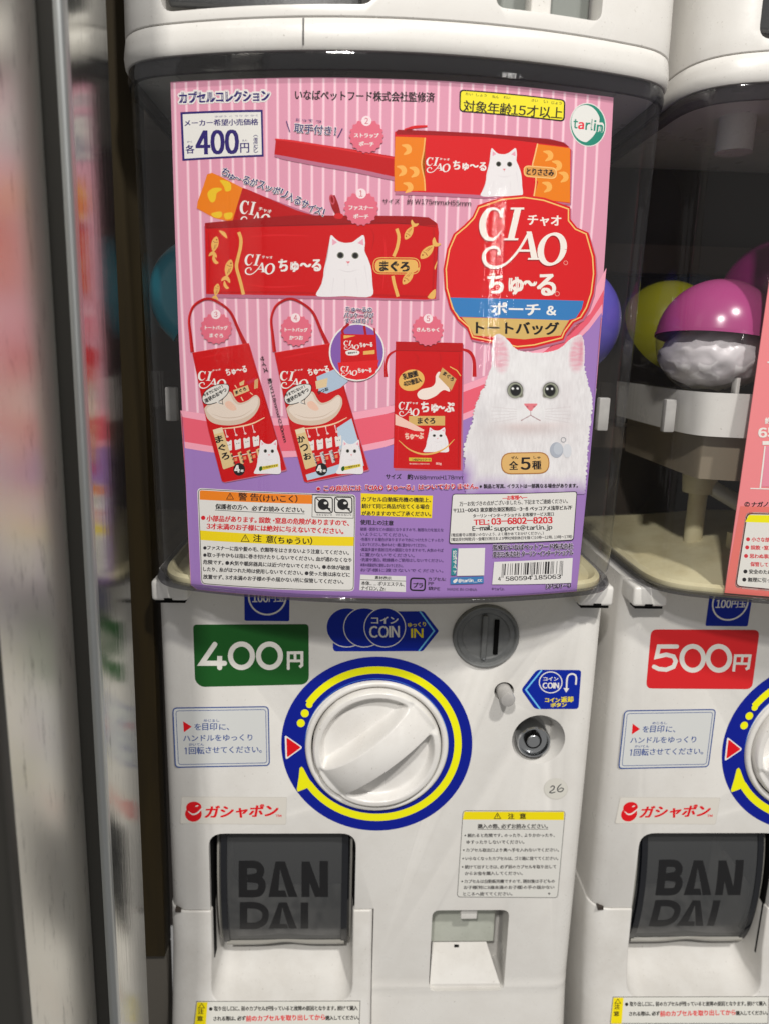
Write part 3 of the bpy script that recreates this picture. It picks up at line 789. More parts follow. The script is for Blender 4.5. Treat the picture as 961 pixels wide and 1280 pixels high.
def build_upper(root):
    """foot of the machine stacked on top"""
    bm = bmesh.new(); R_ = []
    for z, o in ((.1516, -.003), (.1517, .0011), (.1521, .0016), (.162, .0015), (.168, .0014), (.176, .0012), (.186, .001), (.20, .0008), (.30, -.001)):
        R_.append([(XC + x, y, z) for x, y in plan(o)])
    vv = loft(bm, R_); bm.faces.new(vv[0]); bm.faces.new(vv[-1][::-1])
    # close the back
    a = [r[-1] for r in vv]; b = [r[0] for r in vv]
    for i in range(len(vv) - 1): bm.faces.new((a[i], b[i], b[i + 1], a[i + 1]))
    bmesh.ops.recalc_face_normals(bm, faces=bm.faces); me = from_bm(bm); cut = []
    b = bmesh.new(); prism_y(b, rrect(-.0985, .0060, .1568, .30 - .02, .007), -.10, .05); cut.append(from_bm(b))
    b = bmesh.new(); prism_y(b, rrect(.0635, .1180, .1590, .22, .005), -.10, -.012); cut.append(from_bm(b))
    me = soften(boolean(me, cut), .001, 3); link('foot_housing', me, root, [WHITE])
    rbox('outlet_flap', root, FLAP, -.0965, .0000, -.030, -.024, .163, .27, .002)
    rbox('outlet_frame', root, FLAPRIB, -.0800, -.0040, -.0385, -.0365, .1570, .1577, .0003)
    rbox('coin_return_flap', root, GREYR, .0650, .1165, -.0240, -.0215, .158, .215, .0015)
    rbox('coin_return_tab', root, WHITE, .0830, .0930, -.040, -.024, .1585, .215, .001)

def capsule(name, label, cx, cy, cz, r, dome, tilt=(0, 0, 0), group='toy capsules in the cases', filling=False):
    t = thing(name, label, 'capsule', (cx, cy, cz), group)
    def hemi(sign, rr, m, nm):
        bm = bmesh.new(); bmesh.ops.create_uvsphere(bm, u_segments=40, v_segments=24, radius=rr)
        bmesh.ops.delete(bm, geom=[v for v in bm.verts if v.co.z * sign < -1e-5], context='VERTS')
        bmesh.ops.rotate(bm, verts=bm.verts, matrix=Matrix.Rotation(tilt[0], 3, 'X') @ Matrix.Rotation(tilt[1], 3, 'Y'))
        bmesh.ops.translate(bm, verts=bm.verts, vec=(cx, cy, cz)); return link(nm, from_bm(bm, nm, 60), t, [m])
    hemi(1, r, dome, 'coloured_half'); hemi(-1, r * .985, CAPCLR, 'clear_half')
    bm = bmesh.new()
    bmesh.ops.create_cone(bm, cap_ends=False, segments=48, radius1=r * 1.012, radius2=r * 1.012, depth=r * .05)
    bmesh.ops.rotate(bm, verts=bm.verts, matrix=Matrix.Rotation(tilt[0], 3, 'X') @ Matrix.Rotation(tilt[1], 3, 'Y'))
    bmesh.ops.translate(bm, verts=bm.verts, vec=(cx, cy, cz)); link('seam_band', from_bm(bm, 's', 60), t, [dome])
    if filling:
        bm = bmesh.new(); bmesh.ops.create_icosphere(bm, subdivisions=4, radius=r * .9)
        for v in bm.verts:
            n = math.sin(v.co.x * 330 + 1) * math.sin(v.co.y * 290) * math.cos(v.co.z * 350 + .5) + .6 * math.sin(v.co.x * 700) * math.sin(v.co.z * 640 + 2)
            v.co *= 1 + .06 * n; v.co.z = v.co.z * .62 - r * .30
        bmesh.ops.translate(bm, verts=bm.verts, vec=(cx, cy, cz)); link('wrapped_toy', from_bm(bm, 'w', 70), t, [WRAP])
    return t
HOPM = newmat('beige_hopper_plastic', (.24, .20, .145), .4)
FLAPRIB = newmat('flap_edge_plastic', (.30, .29, .26), .2, .6)
SIDEB = newmat('flap_band_plastic', (.008, .009, .012), .12, .6)
RETN = worn('coin_return_plastic', (.50, .52, .46), (.44, .46, .40), .3, .4)
GREYR = newmat('grey_return_flap', (.22, .235, .22), .35)
CAPARM = newmat('pale_arm_plastic', (.40, .40, .38), .15, .6)
SEAM = newmat('seam_shadow_line', (.10, .095, .09), .6)
WRAP = newmat('white_wrapping', (.72, .69, .70), .3, .6)
def capm(n, c):
    m = newmat(n, c, .22, .6); return m

# ================================================================== poster print
def poster_surf(dx=0.0, back=0.0):
    xg = [XC + dx - .130 + .004 * k for k in range(67)]
    def g(x, z):
        x = np.asarray(x, float); k = (x - xg[0]) / .004; i = np.floor(k); f = k - i
        a = xg[0] + i * .004 - XC - dx; b = a + .004
        return back - .0500 + A_CURV * (a * a * (1 - f) + b * b * f)
    return Surf(g, xg=xg, base=.00025)
def ciao(p, A, B, C_, m, k=1.0):
    """logo word traced in zoom px of the big badge, remapped to the parallelogram: A = px of (380,93), B = of (722,93), C_ = of (380,337)"""
    A, B, C_ = (np.array(v, float) for v in (A, B, C_)); ex = (B - A) / 342.; ey = (C_ - A) / 244.
    s = (np.hypot(*ex) + np.hypot(*ey)) / 2
    def T(pts): return [tuple(A + ex * (x - 380) + ey * (y - 93)) for x, y in pts]
    def st(pts, wd, sm=4): p.stroke(T(pts), [v * s * k for v in wd], m, sm=sm)
    st([(466, 128), (455, 108), (435, 101), (412, 112), (396, 142), (392, 172), (398, 202), (414, 220), (440, 220), (468, 190)], [5, 8, 10, 17, 23, 25, 23, 17, 8, 3])
    p.poly(T([(468, 98), (478, 98), (470, 138), (462, 136), (460, 118)]), m)
    p.poly(T([(520, 102), (546, 102), (517, 222), (491, 222)]), m)
    p.poly(T([(505, 97), (558, 97), (557, 105), (503, 105)]), m); p.poly(T([(478, 219), (534, 219), (532, 227), (476, 227)]), m)
    p.poly(T([(566, 192), (586, 192), (610, 300), (584, 300)]), m)
    st([(574, 200), (545, 250), (515, 290), (480, 322), (445, 334), (412, 326), (397, 303), (400, 276), (420, 258), (445, 256), (458, 270), (452, 284)], [10, 9, 9, 9, 11, 14, 15, 13, 10, 9, 9, 12])
    st([(535, 268), (592, 268)], [8, 8], 1); p.poly(T([(572, 297), (622, 297), (621, 304), (570, 304)]), m)
    a = np.linspace(0, 2 * PI, 33); pts = [(667 + 45 * math.cos(t) + 8 * -math.sin(t), 262 + 60 * math.sin(t)) for t in a]
    p.stroke(T(pts), [(9 + 15 * abs(math.cos(t + .25)) ** 1.4) * s * k for t in a], m)

def vnoise(x, y, seed=0):
    """small value noise"""
    xi, yi = np.floor(x).astype(int), np.floor(y).astype(int); fx, fy = x - xi, y - yi
    fx = fx * fx * (3 - 2 * fx); fy = fy * fy * (3 - 2 * fy)
    def hsh(a, b): return (np.sin(a * 127.1 + b * 311.7 + seed * 17.3) * 43758.5453) % 1.0
    return (hsh(xi, yi) * (1 - fx) * (1 - fy) + hsh(xi + 1, yi) * fx * (1 - fy) + hsh(xi, yi + 1) * (1 - fx) * fy + hsh(xi + 1, yi + 1) * fx * fy)
def inside(poly, X, Y):
    poly = np.asarray(poly, float); c = np.zeros(X.shape, bool); j = len(poly) - 1
    for i in range(len(poly)):
        xi, yi = poly[i]; xj, yj = poly[j]
        if yi != yj:
            c ^= ((yi > Y) != (yj > Y)) & (X < (xj - xi) * (Y - yi) / (yj - yi) + xi)
        j = i
    return c
_vc = None
def vcmat():
    global _vc
    if _vc is None:
        _vc = newmat('printed_photo_of_cat', (.8, .8, .8), .42, .35)
        a = _vc.node_tree.nodes.new('ShaderNodeVertexColor'); a.layer_name = 'ink'
        _vc.node_tree.links.new(a.outputs[0], bsdf(_vc).inputs['Base Color'])
    return _vc
def photo(name, surf, parent, x0, x1, y0, y1, step, colour, mask, label=None):
    """a printed picture: a fine patch of the sheet whose ink is a colour attribute (colour(X,Y) in px of frame)"""
    nx, ny = int((x1 - x0) / step) + 1, int((y1 - y0) / step) + 1
    X, Y = np.meshgrid(np.linspace(x0, x1, nx), np.linspace(y0, y1, ny))
    Cc = colour(X, Y); Mk = mask(X, Y)
    XZ = surf.hit(P(np.c_[X.ravel(), Y.ravel()])); surf.n = 150 + 230 * 3; off = surf.base + surf.n * surf.eps
    yv = surf.g(XZ[:, 0], XZ[:, 1]) - off - 4e-6
    idx = -np.ones(nx * ny, int); faces = []
    q = Mk[:-1, :-1] & Mk[1:, :-1] & Mk[:-1, 1:] & Mk[1:, 1:]
    jj, ii = np.nonzero(q); a = jj * nx + ii
    F = np.c_[a, a + nx, a + nx + 1, a + 1]; used = np.unique(F); idx[used] = np.arange(len(used)); F = idx[F]
    me = bpy.data.meshes.new(name); V = np.c_[XZ[:, 0], yv, XZ[:, 1]][used]
    me.from_pydata(V.tolist(), [], F.tolist()); me.update()
    ca = me.color_attributes.new('ink', 'FLOAT_COLOR', 'POINT'); cc = np.c_[Cc.reshape(-1, 3)[used], np.ones(len(used))]
    ca.data.foreach_set('color', cc.astype(np.float32).ravel())
    surf.n += 3
    o = link(name, me, parent, [vcmat()])
    if label: o['label'] = label
    return o
def linc(rgb, k=None): 
    k = KCOL if k is None else k
    return np.array([min(.86, lin(v) * k) for v in rgb])
def blend(C_, col, a): return C_ * (1 - a[..., None]) + linc(col) * a[..., None]
def gauss(X, Y, cx, cy, sx, sy=None, rot=0):
    sy = sy or sx; c, s = math.cos(rot), math.sin(rot); x = (X - cx) * c + (Y - cy) * s; y = -(X - cx) * s + (Y - cy) * c
    return np.exp(-(x / sx) ** 2 - (y / sy) ** 2)
def ellm(X, Y, cx, cy, rx, ry, soft=.12, rot=0):
    c, s = math.cos(rot), math.sin(rot); x = (X - cx) * c + (Y - cy) * s; y = -(X - cx) * s + (Y - cy) * c
    return np.clip((1 - np.hypot(x / rx, y / ry)) / soft + .5, 0, 1)

def big_cat(surf, parent):
    frame(590, 410, .16649)     # zoom of the cat, 961 px wide
    out = [(145, 250), (140, 170), (150, 90), (170, 48), (200, 40), (240, 62), (280, 105), (310, 140), (345, 165), (400, 178), (500, 185), (580, 175), (630, 160), (670, 135), (710, 95), (750, 65), (790, 48), (815, 50), (832, 85), (840, 160), (838, 250), (845, 330), (862, 400), (885, 470), (900, 560), (898, 600), (880, 760), (862, 950), (845, 1250), (-60, 1250), (-75, 1100), (-60, 1000), (-72, 900), (-40, 800), (-10, 720), (8, 640), (20, 570), (50, 500), (85, 440), (110, 370), (135, 300)]
    def colour(X, Y):
        n1 = vnoise(X / 9, Y / 46, 1); n2 = vnoise(X / 60, Y / 60, 2); n3 = vnoise(X / 5 + Y / 40, Y / 22, 3)
        C_ = np.zeros(X.shape + (3,)) + linc((232, 230, 232))
        sh = .16 * n2 + .24 * (n1 - .35) + .12 * n3
        C_ = blend(C_, (176, 170, 172), np.clip(sh, 0, .4))
        C_ = blend(C_, (190, 172, 170), .55 * gauss(X, Y, 430, 760, 280, 50) * (Y > 640))      # under the chin
        C_ = blend(C_, (214, 170, 160), .16 * gauss(X, Y, 350, 735, 150, 26)); C_ = blend(C_, (214, 170, 160), .12 * gauss(X, Y, 590, 725, 130, 22))
        C_ = blend(C_, (190, 184, 186), .35 * gauss(X, Y, 120, 900, 110, 260)); C_ = blend(C_, (186, 182, 186), .35 * gauss(X, Y, 60, 650, 50, 120))
        C_ = blend(C_, (205, 196, 198), .35 * gauss(X, Y, 700, 620, 70, 260))
        C_ = blend(C_, (238, 236, 238), .55 * gauss(X, Y, 434, 330, 170, 130)); C_ = blend(C_, (238, 236, 238), .5 * gauss(X, Y, 434, 640, 190, 60) * (n1 > .3))
        for wx, sgn in ((330, -1), (540, 1)):
            for q_ in range(5):
                yy = 610 + q_ * 17 + (X - wx) * sgn * (-.10 + q_ * .07); C_ = blend(C_, (196, 186, 188), .5 * (np.abs(Y - yy) < 2.2) * ((X - wx) * sgn > 0) * ((X - wx) * sgn < 190))
        st = .5 + .5 * np.sin(Y / 6.5 + 5 * vnoise(X / 40, Y / 18, 5))
        for (cx, cy, rx, ry, ro) in ((206, 195, 60, 130, -.12), (786, 195, 58, 125, .14)):
            e = ellm(X, Y, cx, cy, rx, ry, .5, ro)
            C_ = blend(C_, (222, 150, 168), e * (.45 + .35 * st))
        C_ = blend(C_, (206, 110, 140), .55 * gauss(X, Y, 812, 180, 18, 90, .08)); C_ = blend(C_, (206, 110, 140), .3 * gauss(X, Y, 180, 190, 16, 80))
        C_ = blend(C_, (232, 228, 230), .8 * gauss(X, Y, 150, 160, 12, 120)); C_ = blend(C_, (232, 228, 230), .8 * gauss(X, Y, 836, 160, 9, 120))
        for (cx, cy, px) in ((318, 466, 322), (584, 468, 580)):
            C_ = blend(C_, (120, 112, 108), .55 * ellm(X, Y, cx, cy, 66, 68, .35))
            inn = 1 if cx < 450 else -1
            C_ = blend(C_, (120, 118, 104), ellm(X, Y, cx + inn * 34, cy + 30, 30, 22, .4, inn * .7))
            C_ = blend(C_, (46, 44, 40), ellm(X, Y, cx, cy, 60, 61, .10))
            C_ = blend(C_, (160, 163, 146), ellm(X, Y, cx, cy + 2, 55, 56, .10))
            C_ = blend(C_, (100, 104, 88), ellm(X, Y, cx, cy + 2, 48, 49, .2) * .7)
            C_ = blend(C_, (16, 15, 18), ellm(X, Y, px, cy, 40, 44, .10))
            C_ = blend(C_, (240, 240, 240), ellm(X, Y, px - 22, cy - 12, 9, 9, .3)); C_ = blend(C_, (240, 240, 240), ellm(X, Y, px + 14, cy - 12, 8, 8, .3))
        d = np.abs(X - 434); nose = (Y > 566) & (Y < 620) & (d < 48 - np.clip((Y - 578), 0, 99) * .95)
        C_ = blend(C_, (222, 112, 122), nose * .95); C_ = blend(C_, (160, 70, 84), nose * (gauss(X, Y, 408, 590, 9, 6) + gauss(X, Y, 462, 590, 9, 6)))
        C_ = blend(C_, (160, 110, 112), ((d < 3.5) & (Y > 615) & (Y < 655)) * .9)
        ym = 655 + 1.1 * np.maximum(d - 4, 0) ** .88 * .85
        C_ = blend(C_, (150, 104, 108), (np.abs(Y - ym) < 4.0) * (d < 74) * .8)
        fd = np.clip((Y - 1070 - 30 * vnoise(X / 60, X * 0, 9)) / 165, 0, 1); fd = np.maximum(fd, np.clip((60 - X) / 120, 0, 1) * np.clip((Y - 900) / 200, 0, 1)); C_ = blend(C_, (156, 120, 186), fd ** 1.3)
        return C_
    def mask(X, Y):
        j = (17 * (vnoise(X / 30, Y / 7 + X / 60, 8) - .5) + 10 * (vnoise(X / 12, Y / 4 + X / 25, 4) - .5)) * (Y > 250) + 5 * (vnoise(X / 6, Y / 6, 2) - .5) + 2
        return inside(out, X + j * np.sign(450 - X), Y) & (X < 902 - (Y - 600) * .085)
    photo('cat_picture', surf, parent, -95, 905, 38, 1246, 4.2, colour, mask, 'big printed white cat with round dark eyes and pink nose')
    p = Print('cat_charm', surf, parent)
    p.ell(628, 914, 50, 58, ink(168, 174, 186)); p.ell(640, 905, 34, 44, ink(184, 190, 200)); p.ell(708, 920, 32, 52, ink(208, 210, 216)); p.ring(679, 838, 20, 20, 5, ink(150, 152, 158)); p.done()

def small_cat(p, x, y, w, h, eyes=True, skirt=0.35):
    """little seated white cat, box top-left (x,y)"""
    W = ink(226, 222, 224); G = ink(196, 190, 194); K = ink(30, 28, 30); PK = ink(224, 160, 178)
    def T(pts): return [(x + a * w, y + b * h) for a, b in pts]
    p.poly(blob(T([(.22, .10), (.25, .0), (.34, .07), (.44, .12), (.62, .12), (.74, .05), (.84, .0), (.87, .12), (.86, .26), (.92, .38), (.98, .55), (1.0, .78), (.98, 1.0), (.5, 1.0), (0, 1.0), (.04, .86), (.10, .74), (.12, .55), (.17, .40), (.20, .25)]), 4), W)
    p.poly(T([(.27, .06), (.36, .12), (.27, .17)]), PK); p.poly(T([(.83, .06), (.84, .17), (.73, .13)]), PK)
    p.stroke(T([(.38, .56), (.56, .60), (.76, .56)]), [.004 * w, .02 * w, .004 * w], ink(214, 208, 211), sm=4)
    for a_, b_, c_, d_ in ((.16, .5, .05, .9), (.3, .7, .26, .96), (.5, .72, .5, .97), (.7, .7, .74, .96), (.86, .5, .93, .88)): p.stroke(T([(a_, b_), (c_, d_)]), [.02 * w, .004 * w], ink(217, 212, 215))
    if eyes:
        p.ell(x + .42 * w, y + .33 * h, .065 * w, .055 * h, ink(110, 112, 100), 16); p.ell(x + .69 * w, y + .335 * h, .065 * w, .055 * h, ink(110, 112, 100), 16)
        p.ell(x + .42 * w, y + .33 * h, .045 * w, .042 * h, K, 14); p.ell(x + .69 * w, y + .335 * h, .045 * w, .042 * h, K, 14)
        p.poly(T([(.52, .43), (.60, .43), (.56, .47)]), ink(220, 120, 130)); p.stroke(T([(.56, .47), (.56, .50)]), .012 * w, G)

def fish(p, cx, cy, L, ang, m, m2):
    c, s = math.cos(ang), math.sin(ang)
    def T(pts): return [(cx + (a * c - b * s) * L, cy + (a * s + b * c) * L) for a, b in pts]
    p.poly(blob(T([(-.5, 0), (-.25, -.19), (.1, -.2), (.42, -.05), (.42, .05), (.1, .2), (-.25, .19)])), m)
    p.poly(blob(T([(.42, 0), (.58, -.22), (.78, -.26), (.66, 0), (.78, .22), (.58, .2)]), 3), m)
    p.ell(*T([(-.3, -.05)])[0], .045 * L, .045 * L, m2, 10); p.stroke(T([(-.16, -.15), (-.12, 0), (-.16, .15)]), .03 * L, m2); p.stroke(T([(0, -.02), (.3, 0)]), .025 * L, m2)
    p.stroke(T([(-.05, -.1), (.25, -.06)]), .02 * L, m2)

def build_poster():
    root = thing('display_poster', 'pink striped product poster with white cat behind the left machine\'s clear case', 'poster', (XC, -.05, -.1415))
    S = poster_surf()
    RED = ink(196, 10, 16); RED2 = ink(208, 24, 30); DRED = ink(140, 8, 14); GOLD = ink(222, 172, 92); OR = ink(226, 122, 20); WT = ink(226, 222, 218); PK = ink(222, 104, 124)
    NV = ink(44, 32, 104); K = ink(26, 24, 26); Y = ink(246, 222, 50); SH = ink(178, 106, 132)
    # ---- sheet with real thickness
    edge_l = [(213.7, 102.7), (216.5, 200), (220, 310), (224, 425), (228.5, 520), (233.5, 620), (239, 731)]
    edge_b = [(247, 737), (300, 742), (350, 746), (446, 747.5), (565, 747), (650, 744), (720, 739)]
    edge_r = [(724, 700), (736, 580), (743, 500), (749.7, 400), (757, 290), (762, 200), (766, 122)]
    edge_t = [(717, 116), (655, 109), (573, 102.5), (480, 98.5), (410, 97), (343, 97.6), (270, 100)]
    full = edge_l + edge_b + edge_r + edge_t
    frame()
    p = Print('poster_sheet', S, root); PINK = ink(214, 148, 171); p.poly(full, PINK)
    # pale stripes run vertically on the sheet: equal spacing in x
    PS = ink(236, 180, 198); PS2 = ink(242, 202, 212)
    def cut(poly_px, m, raw=True): p.poly(poly_px, m)
    tl, tr = S.hit([(213.7, 102.7)])[0], S.hit([(766, 122)])[0]
    bl, br = S.hit([(239, 731)])[0], S.hit([(720, 739)])[0]
    topP = np.array(edge_t[::-1] ); 
    def ytop(x): return np.interp(x, [213.7] + [q[0] for q in edge_t[::-1]] + [766], [102.7] + [q[1] for q in edge_t[::-1]] + [122])
    wave = [(226, 513), (262, 518), (300, 521), (350, 523), (400, 521), (440, 516), (480, 509), (520, 500), (560, 488), (600, 473), (640, 455), (680, 430), (710, 405), (735, 375), (757, 335)]
    for k in range(38):
        # stripe centre as a straight line from top to bottom edge of the sheet
        fpos = (k + .35) / 38.6; x_t = 213.7 + (766 - 213.7) * (fpos ** 1.0); x_b = 239 + (720 - 239) * fpos
        yt = ytop(x_t)
        # bottom where it meets the wave
        for yb in range(520, 330, -2):
            xb = x_t + (x_b - x_t) * (yb - yt) / (738 - yt)
            if yb <= np.interp(xb, [q[0] for q in wave], [q[1] for q in wave]): break
        bul = 3.2 if fpos > .5 else -2.4; bul *= abs(fpos - .5) * 2; ym = (yt + yb) / 2; xm = (x_t + xb) / 2 + bul
        wd = 3.6; p.stroke([(x_t, yt + 1), (xm, ym), (xb, yb)], wd, PS, sm=4); p.stroke([(x_t, yt + 1), (xm, ym), (xb, yb)], 1.5, PS2, sm=4)
    low = [(757, 335), (752, 395), (749.7, 400), (743, 500), (736, 580), (724, 700), (720, 738.6), (650, 743.6), (565, 746.6), (446, 747), (350, 745.6), (300, 741.6), (247.4, 736.6), (239.5, 731), (233.8, 620), (228.8, 520)]
    def below(line, m): p.poly(line + low_from(line), m)
    def low_from(line): return [q for q in low if q[1] > line[-1][1] + 1]
    p.poly(wave + low_from(wave), ink(240, 160, 180))
    w2 = [(x, y + 9) for x, y in wave[:-3]] + [(712, 418), (737, 392), (754, 362)]
    w2[0] = (227.5, 521); p.poly(w2 + low_from(w2), ink(226, 92, 112))
    w3 = [(231, 552), (262, 557), (300, 561), (350, 564), (400, 563), (440, 559), (480, 551), (520, 540), (560, 525), (600, 508), (640, 485), (680, 458), (715, 426), (735, 404), (752, 380)]
    p.poly(w3 + low_from(w3), ink(240, 158, 178))
    w4 = [(x, y + 8) for x, y in w3]; w4[0] = (231.8, 560); w4[-1] = (751, 391); p.poly(w4 + low_from(w4), ink(154, 118, 184))
    o = p.done()
    # card backing: gives the sheet its thickness
    me = o.data.copy(); bm = bmesh.new(); 
    pts = S.hit(np.array(full)); bv = [bm.verts.new((x, 0, z)) for x, z in pts]; bm.faces.new(bv); bmesh.ops.triangulate(bm, faces=bm.faces[:], ngon_method='EAR_CLIP')
    lo = pts.min(0); hi = pts.max(0)
    for gx in S.xg:
        if lo[0] < gx < hi[0]: bmesh.ops.bisect_plane(bm, geom=bm.verts[:] + bm.edges[:] + bm.faces[:], plane_co=(gx, 0, 0), plane_no=(1, 0, 0), dist=1e-7)
    for v in bm.verts: v.co.y = float(S.g(v.co.x, v.co.z)) - .00015
    ex = bmesh.ops.extrude_face_region(bm, geom=bm.faces[:])
    for v in ex['geom']:
        if isinstance(v, bmesh.types.BMVert): v.co.y += .0006
    bmesh.ops.recalc_face_normals(bm, faces=bm.faces); link('card_backing', from_bm(bm), root, [ink(214, 206, 206)])

    # ---- heading line
    frame(210, 90, .16649)
    p = Print('series_title', S, root, 'navy blocky katakana title with white outline')
    p.halo('カプセルコレクション', 92, 238, 764, 218, 88, WT, 12, bold=5); p.text('カプセルコレクション', 92, 238, 764, 218, 84, NV, 5); p.done()
    p = Print('price_box', S, root, 'white price box with navy frame reading 400 yen each')
    q = [(97, 303), (714, 285), (722, 636), (112, 668)]
    p.poly(q, NV); p.poly([(114, 319), (700, 302), (708, 622), (128, 652)], ink(222, 220, 216))
    frame(220, 90, .27055)
    p.text('メーカー希望小売価格', 42, 252, 382, 246, 30, NV, .9); p.text('きぼう こ うり か かく', 182, 211, 380, 206, 8, ink(110, 104, 140), .2)
    p.text('各', 48, 378, 88, 377, 40, NV, 1); p.text('400', 98, 382, 290, 378, 110, NV, 4.5, sn=True); p.text('円', 300, 374, 340, 373, 44, NV, 1)
    p.text('(税込)', 360, 292, 361, 374, 20, NV, .5); p.text('かく', 54, 328, 76, 328, 9, NV, .2); p.text('えん', 308, 322, 332, 321, 9, NV, .2); p.done()
    # ---- maker line, age badge, round logo
    p = Print('maker_line', S, root); frame(150, 0, .36420)
    p.text('いなばペットフード株式会社監修済', 602, 343, 1078, 352, 34, K, .8); p.done()
    p = Print('age_badge', S, root, 'yellow age badge with black frame reading 15 and over'); frame(480, 90, .31217)
    q = [(300, 70), (724, 112), (721, 200), (299, 160)]; p.rpoly(q, 18, K); p.rpoly([(306, 76), (718, 116), (715, 194), (304, 155)], 14, Y)
    p.text('対象年齢15才以上', 314, 160, 710, 190, 47, ink(52, 46, 30), 1.0)
    for t, x0, x1, yy in (('たい', 324, 352, 93), ('しょう', 366, 408, 98), ('ねん', 430, 456, 104), ('れい', 476, 502, 107), ('さい', 588, 612, 119), ('い', 636, 652, 124), ('じょう', 668, 708, 129)): p.text(t, x0, yy, x1, yy + 3, 11, ink(96, 86, 40), .3, res=2)
    p.done()
    p = Print('round_logo', S, root, 'round white and green maker logo with lettering'); frame(640, 100, .14568)
    GR = ink(36, 132, 112)
    p.ell(645, 386, 156, 188, WT, 48, -.12); p.ell(645, 386, 148, 180, GR, 48, -.12); p.ell(628, 376, 125, 160, ink(222, 222, 218), 48, -.12)
    p.poly(blob([(745, 270), (778, 330), (785, 400), (770, 470), (722, 530), (650, 556), (590, 548), (640, 530), (700, 470), (742, 380), (750, 320)]), GR)
    p.halo('tarlin', 520, 414, 768, 444, 96, WT, 10, sn=True)
    for t, a, b, yy, hh in (('t', 520, 552, 414, 78), ('r', 624, 658, 428, 62), ('l', 670, 680, 432, 96), ('i', 694, 706, 436, 90), ('n', 720, 768, 442, 58)): p.text(t, a, yy, b, yy + (b - a) * .1, hh, GR, 3.5, sn=True)
    p.text('a', 562, 420, 606, 424, 58, ink(222, 40, 60), 3.5, sn=True); p.done()

    def bubble(name, n, l1, l2, cx, cy, r, fr, ncx, ncy, w=1.0):
        frame(*fr); p = Print(name, S, root); PKb = ink(222, 106, 128, .95 * KCOL)
        for k in range(18):  # scalloped edge
            a = k * PI / 9; p.ell(cx + r * .93 * math.cos(a), cy + r * .93 * math.sin(a), r * .10, r * .10, PKb, 10)
        p.ell(cx, cy, r * .95, r * .95, PKb); p.ell(ncx, ncy, r * .30, r * .30, ink(236, 214, 218)); p.text(n, ncx - r * .10, ncy + r * .18, ncx + r * .10, ncy + r * .18, r * .36, ink(200, 90, 110), .4, sn=True)
        hw = r * .72 * w
        p.text(l1, cx - hw, cy + r * .08, cx + hw, cy + r * .10, r * .26, WT, r * .012)
        if l2: p.text(l2, cx - hw * .6, cy + r * .58, cx + hw * .6, cy + r * .60, r * .26, WT, r * .012)
        p.done()
    Z3 = (220, 90, .27055); Z5 = (220, 280, .27055); Z6 = (480, 230, .31217); Z7 = (220, 440, .27055); Z8 = (480, 410, .31217)
    bubble('product_number_badge', '2', 'ストラップ', 'ポーチ', 880, 298, 78, Z3, 880, 228)
    bubble('product_number_badge', '3', 'トートバッグ', 'まぐろ', 189, 482, 72, Z5, 187, 418)
    bubble('product_number_badge', '4', 'トートバッグ', 'かつお', 557, 492, 72, Z5, 554, 434)
    bubble('product_number_badge', '5', 'きんちゃく', '', 174, 586, 62, Z6, 175, 539)
    # ---- strap pouch
    frame(*Z3); p = Print('handle_callout', S, root)
    p.text('取手付き！', 548, 280, 738, 296, 44, WT, 3); p.text('取手付き！', 548, 280, 738, 296, 42, NV, .9); p.stroke([(512, 228), (528, 278)], 4, NV); p.stroke([(770, 262), (748, 304)], 4, NV)
    p.text('とって つ', 556, 226, 672, 236, 12, NV, .3, res=2); p.done()
    frame(480, 90, .31217); p = Print('strap_pouch_picture', S, root, 'printed red and orange strap pouch with cat')
    p.stroke([(-430, 310), (-380, 322), (-250, 345), (-100, 370), (50, 400)], [62, 66, 70, 72, 76], SH, sm=4)
    p.stroke([(-434, 300), (-380, 306), (-250, 328), (-100, 352), (60, 384)], [62, 68, 72, 74, 80], ink(184, 12, 18), sm=4)
    p.stroke([(-434, 270), (-380, 276), (-250, 296), (-100, 322), (60, 350)], 6, ink(214, 40, 44), sm=4)
    p.poly([(46, 246), (60, 236), (660, 268), (722, 284), (752, 318), (746, 534), (640, 524), (44, 492)], SH)
    p.poly([(42, 240), (56, 238), (400, 252), (660, 272), (715, 285), (745, 312), (742, 527), (560, 505), (40, 478)], RED2)
    p.poly([(46, 240), (56, 232), (400, 248), (660, 270), (715, 283), (740, 302), (400, 262), (50, 252)], ink(150, 14, 22))
    p.stroke([(80, 232), (120, 222), (172, 218)], [6, 12, 8], RED2, sm=3); p.ell(100, 236, 14, 8, DRED, 14)
    p.poly([(44, 260), (164, 264), (158, 320), (148, 370), (160, 430), (162, 476), (42, 478), (40, 380)], OR)
    p.stroke([(163, 264), (157, 320), (149, 370), (160, 430), (163, 477)], 5, ink(240, 180, 100), sm=4)
    p.poly([(612, 290), (742, 306), (742, 524), (596, 508), (614, 440), (590, 410), (600, 340)], OR); p.stroke([(612, 288), (600, 340), (592, 380), (606, 430), (596, 508)], 5, ink(240, 190, 120), sm=4)
    for (x, y) in ((90, 310), (70, 395), (120, 400), (96, 462), (655, 335), (690, 375), (650, 460), (716, 420)):
        p.stroke([(x - 20, y - 16), (x + 4, y - 10), (x + 8, y + 8), (x - 12, y + 22)], [4, 20, 20, 4], ink(236, 170, 84), sm=4)
    ciao(p, (168, 342), (264, 342), (166, 404), WT, 1.1); p.text('ちゅ〜る', 274, 392, 405, 398, 36, WT, 1.6); p.text('チャオ', 220, 354, 260, 356, 9, WT, .3)
    small_cat(p, 388, 306, 162, 192)
    p.rpoly([(556, 374), (690, 384), (688, 430), (556, 420)], 22, ink(238, 190, 120)); p.rpoly([(560, 378), (686, 388), (684, 426), (560, 416)], 20, ink(216, 150, 76)); p.text('とりささみ', 568, 412, 676, 418, 26, K, 1.4); p.done()
